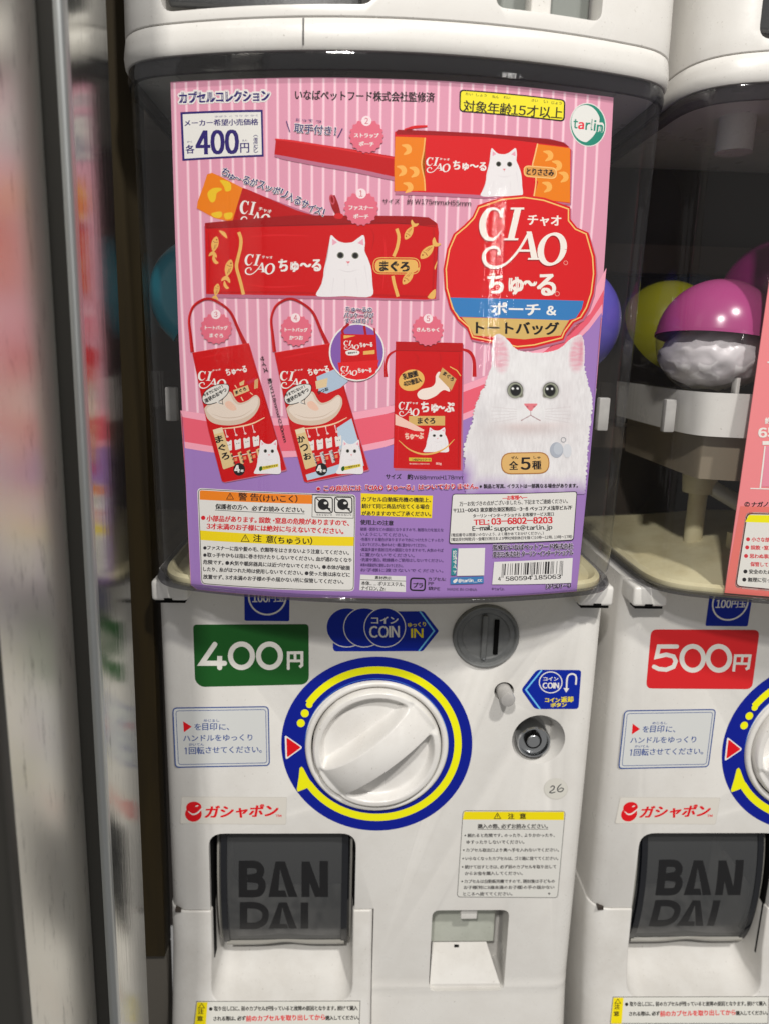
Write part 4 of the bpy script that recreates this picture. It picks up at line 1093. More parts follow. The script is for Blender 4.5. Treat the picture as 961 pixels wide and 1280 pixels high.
    # ---- pouch 1
    frame(*Z3); p = Print('snack_packet_picture', S, root, 'printed orange and red snack packet slipping into the pouch')
    p.poly([(150, 470), (200, 478), (310, 540), (640, 660), (700, 696), (300, 700), (240, 694), (98, 634), (104, 600), (124, 540)], SH)
    p.poly([(146, 474), (168, 466), (200, 480), (310, 536), (290, 610), (262, 694), (180, 676), (98, 630), (102, 600), (128, 530)], OR)
    p.poly([(310, 536), (330, 542), (560, 640), (640, 664), (690, 700), (262, 694), (284, 620)], ink(178, 12, 18))
    for q in ([(148, 560), (172, 538), (205, 536), (214, 545), (190, 560), (185, 590), (170, 604), (155, 590)], [(205, 500), (250, 510), (256, 545), (232, 552), (224, 530)], [(165, 655), (200, 645), (214, 650), (210, 672), (180, 672)], [(225, 655), (262, 650), (258, 676), (232, 680)]): p.poly(blob(q, 3), ink(226, 186, 40))
    ciao(p, (300, 590), (440, 610), (296, 705), WT, 1.2); p.text('チャオ', 382, 640, 440, 656, 18, WT, .5); p.done()
    p = Print('packet_callout', S, root)
    for wd, mm, kk in ((4, WT, 3.5), (0, NV, .8)):
        chars = 'ちゅ〜るがスッポリ入るサイズ'; path, _ = catmull(np.array([(206, 470), (262, 500), (330, 520), (450, 560), (560, 612), (640, 652), (672, 662)], float), np.ones(7), 12)
        dl = np.r_[0, np.cumsum(np.hypot(*np.diff(path, axis=0).T))]; L = dl[-1]
        p.stroke([(688, 634), (682, 656)], 5 + kk * 1.4, mm); p.ell(679, 665, 2.6 + kk * .7, 2.6 + kk * .7, mm, 10)
        for i, ch in enumerate(chars):
            a, b = (i + .08) / len(chars) * L, (i + .92) / len(chars) * L
            xa, ya = np.interp(a, dl, path[:, 0]), np.interp(a, dl, path[:, 1]); xb, yb = np.interp(b, dl, path[:, 0]), np.interp(b, dl, path[:, 1])
            sm = ch in 'ゅッ'; hh = 24 if sm else (8 if ch == '〜' else 36); yo = 12 if ch == '〜' else 0
            if i > 6: sc_ = 1.0
            p.text(ch, xa, ya - yo, xb, yb - yo, hh, mm, kk)
    p.done()
    frame(*Z5); p = Print('zip_pouch_picture', S, root, 'printed red zip pouch with white cat and fish')
    p.poly([(132, 10), (1210, 20), (1214, 350), (1150, 356), (140, 342)], SH)
    p.poly([(136, 0), (560, -36), (740, -34), (1080, -32), (1170, -26), (1206, 0), (1212, 40), (1204, 130), (1198, 346), (1150, 350), (700, 334), (400, 328), (142, 324)], RED)
    p.poly([(136, -4), (560, -40), (740, -38), (1080, -36), (1165, -30), (1200, -6), (1204, 8), (1000, 0), (700, 8), (140, 22)], ink(150, 10, 16))
    p.stroke([(145, 20), (700, 2), (1000, -4), (1200, 14)], 3, ink(120, 6, 12), sm=5); p.stroke([(722, -130), (735, -85), (752, -40)], [26, 34, 24], ink(150, 14, 20), sm=4); p.ell(722, -112, 12, 24, ink(190, 70, 84), 20, -.2); p.ell(722, -112, 6, 16, DRED, 16, -.2)
    p.ell(752, -36, 22, 14, ink(200, 30, 36), 16)
    D_ = ink(180, 9, 15); L_ = ink(208, 26, 32)
    p.stroke([(160, 318), (400, 316), (700, 322), (1190, 338)], 10, D_, sm=3); p.stroke([(340, 60), (460, 52), (620, 56)], [2, 8, 2], L_, sm=4); p.stroke([(330, 280), (450, 292), (600, 284)], [2, 9, 2], L_, sm=4)
    p.stroke([(960, 60), (968, 150), (955, 300)], [2, 8, 3], L_, sm=4); p.stroke([(900, 20), (915, 60), (905, 120)], [2, 7, 2], D_, sm=4); p.stroke([(1188, 20), (1192, 140), (1184, 330)], [6, 10, 8], D_, sm=4); p.stroke([(152, 40), (158, 180), (150, 310)], [4, 8, 4], D_, sm=4)
    p.stroke([(292, 38), (302, 70), (300, 110), (288, 160), (282, 200), (298, 260), (314, 326)], 15, GOLD, sm=4)
    p.stroke([(1018, 22), (1028, 60), (1020, 110), (1004, 150)], 15, GOLD, sm=4); p.stroke([(1000, 240), (1008, 280), (1024, 336)], 15, GOLD, sm=4)
    for (x, y, L, a) in ((182, 95, 76, -PI / 2 + .2), (246, 205, 84, -PI / 2 + .25), (190, 305, 60, -PI / 2 + .2), (1076, 40, 74, 2.1 - PI), (1160, 128, 90, 2.35 - PI), (1072, 185 + 60, 84, 2.2 - PI)):
        fish(p, x, y, L, a + PI if x < 400 else a, GOLD, ink(150, 40, 20))
    for q in ([(186, 165), (176, 140), (170, 165), (184, 185), (200, 180)], [(238, 285), (226, 262), (222, 285), (236, 300), (248, 296)], [(200, 32), (228, 38), (240, 66), (226, 60)]): p.poly(blob(q, 3), GOLD)
    p.poly(blob([(1192, 200), (1206, 170), (1196, 210)], 3), GOLD); p.poly(blob([(1160, 338), (1196, 300), (1192, 344)], 3), GOLD)
    ciao(p, (322, 138), (462, 142), (316, 234), WT, 1.12); p.text('ちゅ〜る', 478, 222, 670, 220, 58, WT, 2.8); p.text('チャオ', 400, 160, 448, 162, 13, WT, .4)
    small_cat(p, 655, 52, 252, 282)
    p.outline([(912, 156), (1125, 158), (1124, 232), (910, 230)], 4, GOLD, 36); p.rpoly([(920, 163), (1118, 165), (1116, 226), (918, 224)], 30, GOLD); p.text('まぐろ', 942, 218, 1074, 220, 46, K, 3.2)
    frame(480, 90, .31217); p.done()
    bubble('product_number_badge', '1', 'ファスナー', 'ポーチ', 855, 632, 78, Z3, 855, 563)
    frame(400, 210, .16649); p = Print('size_line', S, root)
    p.text('サイズ', 468, 268, 596, 268, 36, K, .2); p.text('約', 650, 274, 690, 274, 40, K, .3); p.text('W175mmxH55mm', 708, 270, 1128, 288, 36, K, .2, sn=True); p.text('やく', 655, 224, 686, 224, 14, K, .3, res=2); p.done()
    # ---- title badge
    frame(*Z6); p = Print('title_badge', S, root, 'large red badge with white logo lettering over blue and gold bands')
    oc = [(372, 86), (470, 52), (560, 44), (640, 56), (742, 92), (742, 140), (770, 175), (815, 195), (842, 290), (846, 360), (836, 440), (816, 500), (792, 540), (758, 556), (725, 600), (715, 625), (600, 655), (530, 662), (430, 640), (346, 622), (330, 580), (290, 545), (262, 500), (240, 420), (236, 340), (250, 260), (276, 200), (318, 165), (352, 130)]
    p.poly([(x + 5, y + 8) for x, y in oc], SH); p.poly(oc, RED2); 
    mid = np.array([540, 350]); inn = [tuple(mid + (np.array(q) - mid) * .965) for q in oc]; inn2 = [tuple(mid + (np.array(q) - mid) * .945) for q in oc]
    p.outline(inn, 5, ink(250, 190, 110)); 
    p.poly([(262, 455), (796, 468), (788, 500), (764, 538), (730, 546), (300, 532), (280, 508)], ink(52, 120, 182)); p.poly([(308, 534), (738, 546), (715, 580), (704, 606), (560, 622), (356, 606), (340, 572)], ink(206, 172, 102))
    ciao(p, (376, 96), (722, 96), (378, 342), ink(150, 16, 24), 1.12); ciao(p, (379, 91), (724, 91), (381, 337), ink(238, 226, 218), 1.08)
    p.text('チャオ', 572, 166, 704, 170, 42, ink(238, 226, 218), 1.4); 
    for k, m_ in ((4.8, ink(160, 20, 28)), (3.8, ink(238, 226, 218))): p.text('ちゅ', 414, 442, 552, 442, 84, m_, k); p.text('〜', 556, 408, 606, 408, 20, m_, k); p.text('る', 612, 446, 682, 446, 84, m_, k)
    p.ring(690, 440, 10, 10, 2.4, ink(225, 150, 140), n=20); p.ring(724, 316, 9, 9, 2.4, ink(225, 150, 140), n=20)
    p.text('ポーチ', 428, 522, 620, 526, 48, ink(232, 230, 226), 2.2); p.text('&', 648, 524, 684, 526, 36, ink(232, 230, 226), 1.6, sn=True)
    p.text('トートバッグ', 366, 600, 696, 604, 50, K, 2.0); p.done()
    # ---- totes
    def tote(fr, dxp, flavour, blue, name='tote_bag_picture', lab=None):
        frame(fr[0] + dxp, fr[1], fr[2]); p = Print(name, S, root, lab)
        hx = [(78, 300), (60, 250), (62, 215), (80, 180), (110, 152), (150, 142), (190, 150), (225, 175), (262, 225), (290, 275), (330, 310)]
        # handle, front bag (zoom batch frame 240,430 is .14068 px)
        p.stroke([(8, 70), (-8, -80), (-20, -220), (10, -320), (60, -370), (130, -400), (200, -390), (300, -330), (360, -260), (420, -120), (480, 10)], [32, 26, 22, 22, 22, 22, 22, 22, 24, 28, 40], ink(176, 12, 18), sm=5)
        p.stroke([(0, 70), (-15, -80), (-26, -220), (2, -322), (52, -378)], 7, ink(212, 50, 52), sm=5)
        p.poly([(30, 96), (520, 20), (850, 1120), (835, 1130), (300, 1232), (272, 1220)], SH)
        p.poly([(8, 78), (330, 20), (510, -8), (840, 1108), (830, 1118), (290, 1226), (270, 1216), (150, 760)], RED)
        p.stroke([(10, 78), (510, -6)], 5, ink(216, 60, 60)); p.stroke([(505, 20), (660, 520), (825, 1100)], [6, 12, 10], ink(178, 8, 14), sm=3); p.stroke([(30, 110), (150, 700), (285, 1210)], [4, 9, 6], ink(182, 9, 15), sm=3)
        p.stroke([(60, 130), (200, 100), (420, 60)], [3, 14, 3], ink(206, 22, 28), sm=3); p.stroke([(300, 120), (420, 170), (560, 330)], [2, 10, 2], ink(184, 9, 15), sm=4)
        ciao(p, (58, 236), (306, 248), (60, 392), WT, 1.12)
        p.text('ちゅ〜る', 312, 284, 494, 250, 62, WT, 2.6); p.text('チャオ', 186, 244, 262, 234, 16, WT, .6)
        p.poly(blob([(122, 560), (120, 600), (150, 670), (220, 710), (340, 722), (460, 700), (550, 640), (600, 560), (608, 500), (590, 462), (560, 455), (500, 500), (430, 522), (390, 490), (350, 425), (300, 440), (200, 500)], 5), ink(206, 186, 168))
        p.poly(blob([(140, 570), (150, 610), (220, 665), (340, 680), (450, 660), (540, 610), (585, 545), (590, 480), (560, 470), (500, 516), (420, 540), (370, 500), (340, 440), (300, 460), (210, 520)], 5), ink(220, 205, 192))
        p.poly(blob([(300, 520), (340, 506), (380, 540), (400, 580), (360, 590), (310, 560)]), ink(226, 186, 166)); p.stroke([(180, 620), (300, 655), (440, 640), (540, 580)], [2, 7, 7, 2], ink(196, 176, 160), sm=5)
        if blue:
            p.poly([(380, 290), (560, 215), (660, 330), (590, 390), (470, 440), (400, 420)], ink(168, 186, 206)); p.poly([(370, 330), (480, 300), (470, 380), (380, 400)], ink(214, 190, 150))
        else:
            p.poly([(370, 410), (500, 365), (515, 415), (385, 468)], ink(214, 180, 130)); p.poly([(425, 345), (470, 320), (465, 362), (430, 372)], ink(214, 180, 130)); p.poly([(560, 320), (592, 305), (590, 390), (556, 400)], ink(206, 160, 110))
            p.poly([(480, 340), (570, 295), (560, 330), (510, 360)], ink(190, 30, 60)); p.stroke([(440, 470), (460, 505)], 10, ink(226, 190, 150)); p.stroke([(520, 430), (545, 450)], 8, ink(226, 190, 150)); p.stroke([(385, 365), (405, 395)], 8, ink(226, 190, 150))
        p.text(flavour, 396, 448, 490, 408, 30, K, 2)
        bub = blob([(96, 470), (130, 410), (210, 365), (290, 352), (335, 368), (330, 430), (290, 480), (230, 520), (150, 540), (105, 520)]); p.poly([(b[0], b[1]) for b in bub], K)
        p.poly(blob([(101, 471), (134, 414), (212, 371), (290, 358), (329, 372), (324, 428), (286, 475), (228, 513), (150, 533), (110, 515)]), ink(216, 212, 206)); p.poly([(236, 505), (278, 530), (250, 535), (215, 512)], ink(216, 212, 206)); p.stroke([(290, 474), (272, 500), (280, 534), (240, 520)], 5, K)
        p.text('今までにない！！', 112, 472, 282, 388, 30, K, 1.6, res=2); p.text('液状のおやつ', 128, 526, 318, 418, 38, K, 2, res=2)
        p.stroke([(262, 752), (400, 738), (540, 706), (650, 652)], [8, 12, 12, 6], ink(236, 196, 160), sm=5)
        if blue: p.poly([(560, 745), (690, 660), (760, 900), (800, 1080), (300, 1210), (285, 1160), (600, 1060)], ink(178, 196, 214))
        for i, x in enumerate((330, 410, 490, 572)):
            yy = 860 - i * 14
            p.poly([(x - 30, yy + 10), (x - 22, yy), (x, yy + 8), (x + 22, yy - 10), (x + 28, yy), (x + 30, yy + 80), (x - 20, yy + 95)], ink(224, 218, 214)); p.ell(x - 6, yy + 38, 4, 5, K, 8); p.ell(x + 12, yy + 34, 4, 5, K, 8)
            p.stroke([(x - 30, yy - 100), (x - 22, yy - 60), (x - 12, yy - 40)], [10, 5, 12], ink(230, 200, 200), sm=3); p.ell(x - 12, yy - 38, 12, 9, ink(226, 190, 190), 12)
            p.poly([(x, yy + 120), (x + 30, yy + 105), (x + 55, yy + 215), (x + 30, yy + 225)], ink(214, 180, 130) if not blue else ink(196, 190, 190)); p.text('まぐろ' if not blue else 'かつお', x + 18, yy + 122, x + 46, yy + 212, 18, K, 1.2, res=1)
            p.poly([(x - 30, yy + 170), (x - 6, yy + 160), (x - 2, yy + 190), (x - 26, yy + 195)], ink(220, 130, 90))
        for x0, x1 in ((290, 345), (370, 420), (455, 500)): p.stroke([(x0 + 80, 1000 - (x0 - 290) * .2), (x1 + 75, 990 - (x0 - 290) * .2)], 6, WT)
        p.poly([(190, 762), (272, 738), (380, 1080), (288, 1112), (280, 1104)], ink(214, 186, 136)); p.poly([(190, 762), (272, 738), (285, 780), (205, 802)], ink(222, 204, 172))
        frc = list(flavour)
        for i, ch in enumerate(frc): p.text(ch, 222 + i * 28, 880 + i * 76, 284 + i * 28, 862 + i * 76, 58, K, 3.2)
        p.ell(424, 1112, 52, 56, K, 30); p.text('4', 388, 1142, 430, 1136, 62, WT, 4, sn=True); p.text('本', 438, 1138, 466, 1134, 24, WT, 1.4)
        small_cat(p, 560, 850, 230, 300, skirt=.2)
        p.poly([(600, 1110), (630, 1086), (770, 1062), (772, 1088), (630, 1120)], ink(210, 190, 60)); p.poly(blob([(600, 1118), (604, 1092), (625, 1084), (630, 1108), (615, 1128)], 3), ink(40, 84, 30)); p.text('いなばペット', 642, 1104, 766, 1082, 15, K, 1.2, res=1)
        p.done()
    # size lines between the totes
    tote((240, 430, .14068), 0, 'まぐろ', False, lab='printed red tote bag marked with tuna flavour')
    tote((240, 430, .14068), 102.5, 'かつお', True, lab='printed red tote bag with pale blue corner')
    frame(*Z7); p = Print('size_line', S, root); p.text('サイズ', 388, 22, 410, 96, 20, K, .5, res=2); p.text('約', 424, 124, 430, 146, 20, K, .8); p.text('W118mmxH230mm', 432, 152, 500, 416, 15, K, .2, sn=True); p.done()
    frame(*Z5); p = Print('inset_picture', S, root, 'round inset of two small red bags on purple')
    p.ell(836, 592, 128, 134, WT, 48); p.ell(836, 592, 121, 127, ink(128, 88, 166), 48)
    p.stroke([(778, 520), (770, 490), (800, 462)], 12, ink(170, 12, 20), sm=3); p.stroke([(876, 512), (870, 470)], 12, ink(170, 12, 20)); p.stroke([(920, 512), (915, 480)], 8, ink(170, 12, 20))
    p.poly([(762, 508), (924, 512), (934, 668), (762, 700)], RED); p.poly([(748, 640), (938, 628), (920, 690), (880, 715), (836, 720), (790, 712), (756, 690)], ink(214, 28, 32))
    p.poly([(776, 514), (832, 516), (776, 530)], GOLD); ciao(p, (776, 538), (846, 540), (776, 580), WT, 1.2); p.text('ちゅ〜る', 850, 570, 908, 568, 22, WT, 1.1, res=2); p.poly(blob([(785, 590), (810, 582), (846, 588), (840, 604), (795, 606)]), WT)
    p.text('液状おやつ', 796, 601, 838, 597, 9, K, .6, res=1); p.poly([(866, 588), (918, 582), (918, 600), (866, 604)], GOLD)
    ciao(p, (762, 656), (838, 656), (762, 702), WT, 1.2); p.text('ちゅ〜る', 842, 688, 904, 686, 22, WT, 1.1, res=2); p.done()
    p = Print('package_callout', S, root)
    for i, (t, x0, x1, y, ) in enumerate((('ちゅ〜るの', 785, 905, 404), ('パッケージが', 778, 912, 430), ('すっぽり！！', 782, 908, 456))): p.text(t, x0, y, x1, y + 4, 24, WT, 2.5, res=2); p.text(t, x0, y, x1, y + 4, 22, NV, .7, res=2)
    p.done()
    # ---- drawstring bag
    frame(*Z8); p = Print('drawstring_bag_picture', S, root, 'printed red drawstring bag')
    p.poly([(48, 60), (318, 66), (312, 572), (42, 570)], SH)
    p.stroke([(50, 88), (18, 110), (6, 150), (8, 196)], [6, 10, 10, 14], ink(184, 14, 20), sm=4); p.stroke([(306, 84), (340, 96), (358, 130), (360, 195)], [8, 13, 13, 16], ink(184, 14, 20), sm=4)
    p.poly([(46, 54), (180, 58), (314, 60), (310, 200), (305, 568), (180, 566), (36, 560), (42, 300)], RED); p.poly([(46, 54), (314, 60), (312, 92), (46, 88)], ink(178, 10, 16)); p.stroke([(46, 90), (312, 94)], 2.5, ink(140, 6, 12)); p.stroke([(300, 100), (298, 300), (296, 560)], [4, 8, 6], ink(178, 8, 14), sm=3); p.stroke([(120, 100), (135, 120), (130, 145)], [2, 6, 2], ink(182, 9, 15), sm=3); p.stroke([(220, 98), (226, 120), (222, 150)], [2, 6, 2], ink(182, 9, 15), sm=3); p.stroke([(56, 110), (58, 300), (50, 550)], [2, 6, 3], ink(208, 24, 30), sm=3)
    p.ell(109, 209, 52, 42, GOLD, 36, -.3); p.text('乳酸菌', 78, 208, 136, 192, 24, K, 1.6, res=2); p.text('400億個入', 80, 236, 150, 216, 22, K, 1.5, res=2)
    p.poly(blob([(132, 262), (150, 245), (190, 235), (205, 215), (206, 190), (225, 178), (262, 250), (240, 248), (225, 255), (205, 272), (170, 286), (140, 282)]), ink(232, 216, 206)); p.poly([(232, 158), (288, 205), (268, 250), (216, 196)], ink(196, 156, 96)); p.text('まぐろ', 232, 186, 272, 214, 16, K, 1, res=2); p.stroke([(262, 155), (290, 170), (305, 192)], 4, GOLD)
    ciao(p, (58, 294), (140, 298), (56, 352), WT, 1.15); p.text('ちゅ', 148, 338, 214, 338, 42, WT, 2.2); p.text('〜', 216, 324, 240, 324, 12, WT, 2); p.text('ぷ', 242, 336, 278, 336, 38, WT, 2.2); p.text('チャオ', 98, 304, 134, 306, 9, WT, .3)
    p.poly([(98, 352), (242, 352), (242, 390), (98, 390)], ink(206, 168, 100)); p.text('まぐろ', 134, 383, 202, 383, 24, K, 1.4)
    p.poly([(44, 344), (90, 370), (160, 408), (150, 422), (90, 400), (44, 388)], ink(232, 190, 176)); p.poly([(78, 408), (162, 414), (160, 452), (80, 444)], RED2); p.text('ちゅ〜ぶ', 84, 446, 156, 444, 26, ink(232, 200, 180), 1.6, res=2)
    small_cat(p, 158, 398, 98, 98); p.stroke([(58, 450), (100, 486), (150, 504), (200, 500), (245, 480), (280, 445)], [2, 5, 7, 7, 5, 2], GOLD, sm=4)
    p.poly([(98, 518), (188, 520), (188, 534), (98, 532)], ink(206, 180, 60)); p.text('いなばペットフード', 112, 531, 184, 532, 9, K, .6, res=1); p.text('味わい豊かなおいしさを食べやすい形で', 100, 546, 180, 547, 6, ink(236, 180, 170), .3, res=1); p.text('80g', 206, 549, 228, 549, 11, ink(236, 180, 170), .6, sn=True)
    p.text('サイズ', 6, 604, 68, 604, 20, K, .5); p.text('約', 92, 606, 114, 606, 22, K, .8); p.text('W88mmxH178mm', 118, 606, 320, 606, 16, K, .2, sn=True); p.done()
    # ---- cat
    big_cat(S, root)
    frame(590, 410, .16649); p = Print('count_badge', S, root, 'gold pill badge reading five kinds in all')
    p.rpoly([(210, 934), (574, 928), (576, 1092), (212, 1098)], 80, ink(170, 116, 60)); p.rpoly([(218, 942), (566, 936), (568, 1084), (220, 1090)], 74, ink(216, 174, 108))
    p.text('全', 274, 1062, 338, 1061, 64, K, 2.4); p.text('5', 362, 1062, 430, 1061, 90, K, 4, sn=True); p.text('種', 446, 1060, 512, 1059, 64, K, 2.4); p.text('ぜん', 288, 982, 340, 981, 20, K, .8); p.text('しゅ', 456, 980, 506, 979, 20, K, .8); p.done()
    # ---- notices
    frame(*W2F); p = Print('product_note_line', S, root)
    q = ('※この商品には「CIAO ちゅ〜る」はついておりません。', -140, 44, 502, 34)
    p.halo(q[0], q[1], q[2], q[3], q[4], 23, ink(228, 214, 224), 2.4, res=1); p.text(q[0], q[1], q[2], q[3], q[4], 22, ink(196, 16, 36), 1.0, res=2)
    p.text('※製品と写真、イラストは一部異なる場合があります。', 508, 32, 900, 29, 17, K, .4, res=2); p.done()
    frame(220, 600, .27055); p = Print('warning_box', S, root, 'white warning box with orange and yellow headings')
    q = [(100, 36), (832, 66), (824, 514), (118, 482)]; Wp = ink(220, 218, 214); Rd = ink(206, 28, 40)
    p.rpoly(q, 22, WT); p.outline([(105, 41), (828, 70), (820, 509), (122, 478)], 3, K, 20); p.rpoly([(107, 43), (826, 72), (818, 507), (124, 476)], 18, Wp)
    p.poly([(112, 52), (118, 47), (630, 68), (630, 110), (112, 90)], ink(232, 128, 30)); p.outline([(252, 60), (268, 88), (236, 88)], 3, K); p.stroke([(252, 68), (252, 80)], 3, K)
    p.text('警', 290, 94, 330, 95, 36, K, .9); p.text('告', 345, 95, 384, 96, 34, K, .9); p.text('(けいこく)', 388, 100, 562, 104, 34, K, .9)
    p.text('保護者の方へ', 184, 134, 334, 139, 25, K, .9); p.text('必ずお読みください。', 352, 142, 594, 150, 24, K, .9); p.stroke([(182, 138), (596, 156)], 2.4, K)
    p.outline([(632, 68), (822, 76), (820, 176), (630, 170)], 2.5, K)
    for x in (684, 774):
        p.outline([(x - 40, 78), (x + 40, 80), (x + 40, 152), (x - 40, 150)], 5, K, 12); p.ell(x - 2, 112, 26, 26, K, 20); p.ell(x + 8, 106, 8, 6, Wp, 12); p.stroke([(x - 34, 84), (x + 34, 146)], 5, K); p.stroke([(x + 2, 122), (x + 30, 136)], 10, K); p.text('さわらないで', x - 34, 164, x + 38, 166, 8, K, .2, res=1)
    p.ell(128, 174, 10, 10, Rd); p.text('小部品があります。誤飲・窒息の危険がありますので、', 144, 190, 800, 212, 28, Rd, 1.1, res=2); p.text('3才未満のお子様には絶対に与えないでください。', 144, 226, 774, 250, 28, Rd, 1.1, res=2)
    p.poly([(114, 232), (823, 262), (821, 304), (116, 276)], ink(236, 208, 20)); p.outline([(322, 252), (340, 284), (303, 283)], 3, K); p.stroke([(322, 261), (322, 274)], 3, K); p.text('注', 358, 284, 396, 286, 34, K, .9); p.text('意', 418, 288, 452, 290, 34, K, .9); p.text('(ちゅうい)', 456, 293, 630, 299, 34, K, .9)
    K2 = ink(48, 46, 50)
    for i, (x0, y0, x1, y1, t) in enumerate(((146, 322, 800, 346, 'ファスナーに指や髪の毛、衣類等をはさまないよう注意してください。'), (146, 355, 812, 380, '取っ手やひもは指に巻き付けたりしないでください。血が通わなくなり'),
        (128, 388, 804, 416, '危険です。●火気や暖房器具には近づけないでください。●本体が破損'), (128, 421, 804, 448, 'したり、糸がほつれた時は使用しないでください。●使った後は床などに'), (128, 456, 775, 480, '放置せず、3才未満のお子様の手の届かない所に保管してください。'))):
        p.text(t, x0, y0, x1, y1, 21, K2, .7, res=1)
        if i < 2: p.ell(x0 - 10, y0 - 9, 8, 8, K2, 12)
    p.done()
    frame(*W2F); p = Print('machine_note', S, root, 'yellow note above small print and materials box')
    p.poly([(36, 52), (322, 62), (318, 152), (36, 140)], ink(236, 208, 20))
    for y, t, x1 in ((86, 'カプセル自動販売機の機能上、', 314), (113, '続けて同じ商品が出てくる場合', 308), (142, 'がありますのでご了承ください。', 314)): p.text(t, 40, y, x1, y + 3, 19, K, .7, res=2)
    p.text('使用上の注意', 34, 178, 164, 182, 20, K, .7, res=2)
    small = ['破損・変形などの原因となりますので、無理な力を加えな', 'いようにしてください。', '・色落ちする場合がありますので水につけたりこすったり', 'しないでください。他のものと一緒に置かないでください。', '・高温多湿や直射日光の原因となりますので、火気のそば', 'に置かないでください。', '・洗濯や漂白、乾燥機のご使用はしないでください。', '本来の用途以外に使用しないでください。', 'お子様に渡さないでください。']
    for i, t in enumerate(small): p.text(t, 34, 203 + i * 20.4, 34 + (330 if i % 2 == 0 else 150 + (i * 37) % 120), 207 + i * 20.4, 14, ink(84, 60, 110), .5, res=1)
    p.poly([(34, 378), (214, 384), (214, 448), (30, 440)], ink(216, 214, 212)); p.stroke([(34, 398), (214, 404)], 2, K); p.text('素材表示', 92, 396, 156, 399, 13, K, .5, res=1); p.text('本体‥‥ポリエステル、', 38, 420, 208, 426, 17, K, .5, res=2); p.text('ナイロン、Zn', 38, 440, 130, 444, 17, K, .5, res=2)
    p.outline([(234, 392), (292, 394), (290, 442), (232, 440)], 6, K, 12); p.text('プラ', 244, 430, 282, 431, 20, K, 1); p.text('カプセル:', 304, 402, 374, 404, 14, K, .4, res=1); p.text('PP', 304, 420, 326, 421, 13, K, .4, res=1); p.text('袋:PE', 304, 440, 350, 442, 14, K, .4, res=1)
    p.text('MADE IN CHINA', 380, 442, 498, 444, 11, ink(90, 70, 110), .3, sn=True, res=1); p.text('©tarlin', 556, 440, 606, 442, 12, ink(90, 70, 110), .3, res=1); p.done()
    p = Print('contact_box', S, root, 'white contact box with red telephone number')
    q = [(400, 54), (898, 44), (884, 240), (386, 254)]; p.rpoly(q, 12, K); p.rpoly([(402, 57), (895, 47), (881, 237), (389, 251)], 10, Wp)
    p.text('―お客様へ―', 600, 80, 698, 76, 18, Rd, .9, res=2)
    p.text('万一お気づきの点がございましたら、下記までご連絡ください。', 428, 104, 860, 92, 19, K, .4, res=2); p.text('〒111-0043 東京都台東区駒形1-3-8 ペッコアメ浅草ビル7F', 404, 130, 878, 118, 18, K, .8, res=2)
    p.text('ターリン・インターナショナル お客様サービス窓口', 482, 150, 804, 142, 15, K, .5, res=2); p.text('TEL:', 486, 179, 546, 177, 21, Rd, 1.3, sn=True); p.text('03-6802-8203', 556, 177, 798, 171, 25, Rd, 1.6, sn=True)
    p.text('E-mail:', 480, 202, 558, 199, 19, K, 1, sn=True); p.text('support@tarlin.jp', 566, 207, 798, 201, 24, K, .7, sn=True)
    p.text('(電話番号は間違いのないよう、よく確かめておかけください。)', 394, 226, 764, 218, 14, K2, .3, res=1); p.text('(電話受付時間:月〜金曜日(祝日および弊社特別休日を除く)10時〜12時、13時〜17時)', 394, 244, 878, 232, 14, K2, .3, res=1); p.done()
    p = Print('maker_box', S, root, 'barcode with number and makers\' names on purple')
    p.poly([(398, 272), (420, 272), (414, 380), (394, 380)], ink(46, 130, 140)); p.text('公式サイト', 402, 280, 402, 372, 15, WT, .6, res=1)
    p.poly([(424, 272), (530, 270), (526, 380), (418, 382)], ink(222, 220, 218))   # plain panel: the code itself is left out
    p.rpoly([(392, 388), (524, 384), (524, 412), (392, 416)], 3, ink(60, 120, 176)); p.text('@tarlin_cc', 424, 410, 518, 406, 15, WT, .8, sn=True); p.poly(blob([(402, 404), (410, 396), (420, 394), (418, 404), (408, 411)], 3), WT)
    for t, y in (('監修元:いなばペットフード株式会社', 279), ('発売元:株式会社 ターリン・インターナショナル', 308)): p.halo(t, 562, y, 882, y - 10 + (4 if y < 300 else 0), 23, ink(214, 200, 224), 2, res=1); p.text(t, 562, y, 882, y - 10 + (4 if y < 300 else 0), 22, K, .8, res=2)
    p.poly([(566, 326), (880, 310), (874, 410), (558, 416)], ink(222, 220, 218))
    pat = '101000110101100010011001001101111010110001011101010101100110110100010100111011010010001011001101010'[:95]
    r2 = random.Random(11); x = 0; bars = []
    digits = '0001101 0011001 0010011 0111101 0100011 0110001'.split()
    pat = '101' + '0110001' + '0001001' + '0001101' + '0110001' + '0001011' + '0111001' + '01010' + '1100110' + '1001000' + '1001110' + '1110010' + '1010000' + '1000010' + '101'
    n = len(pat); i = 0
    while i < n:
        if pat[i] == '1':
            j = i
            while j < n and pat[j] == '1': j += 1
            guard = i < 3 or i > n - 4 or 45 <= i <= 49
            xa = 598 + (842 - 598) * i / n; xb = 598 + (842 - 598) * j / n; ya = 334 - (xa - 598) * .05; yb = (390 if guard else 380) - (xa - 598) * .03
            xa2, xb2 = xa - 3, xb - 3
            p.poly([(xa, ya), (xb - .3, ya), (xb2 - .3, yb), (xa2, yb)], K); i = j
        else: i += 1
    p.text('4', 582, 402, 592, 402, 16, K, .5, sn=True); p.text('580594', 612, 402, 716, 398, 17, K, .6, sn=True); p.text('185063', 726, 397, 832, 393, 17, K, .6, sn=True)
    p.halo('DP507-0', 774, 432, 872, 427, 17, ink(206, 186, 222), 2, sn=True, res=1); p.text('DP507-0', 774, 432, 872, 427, 17, K, .8, sn=True); p.done()
    # corner tape tabs
    return root
W2F = (440, 600, .31217)

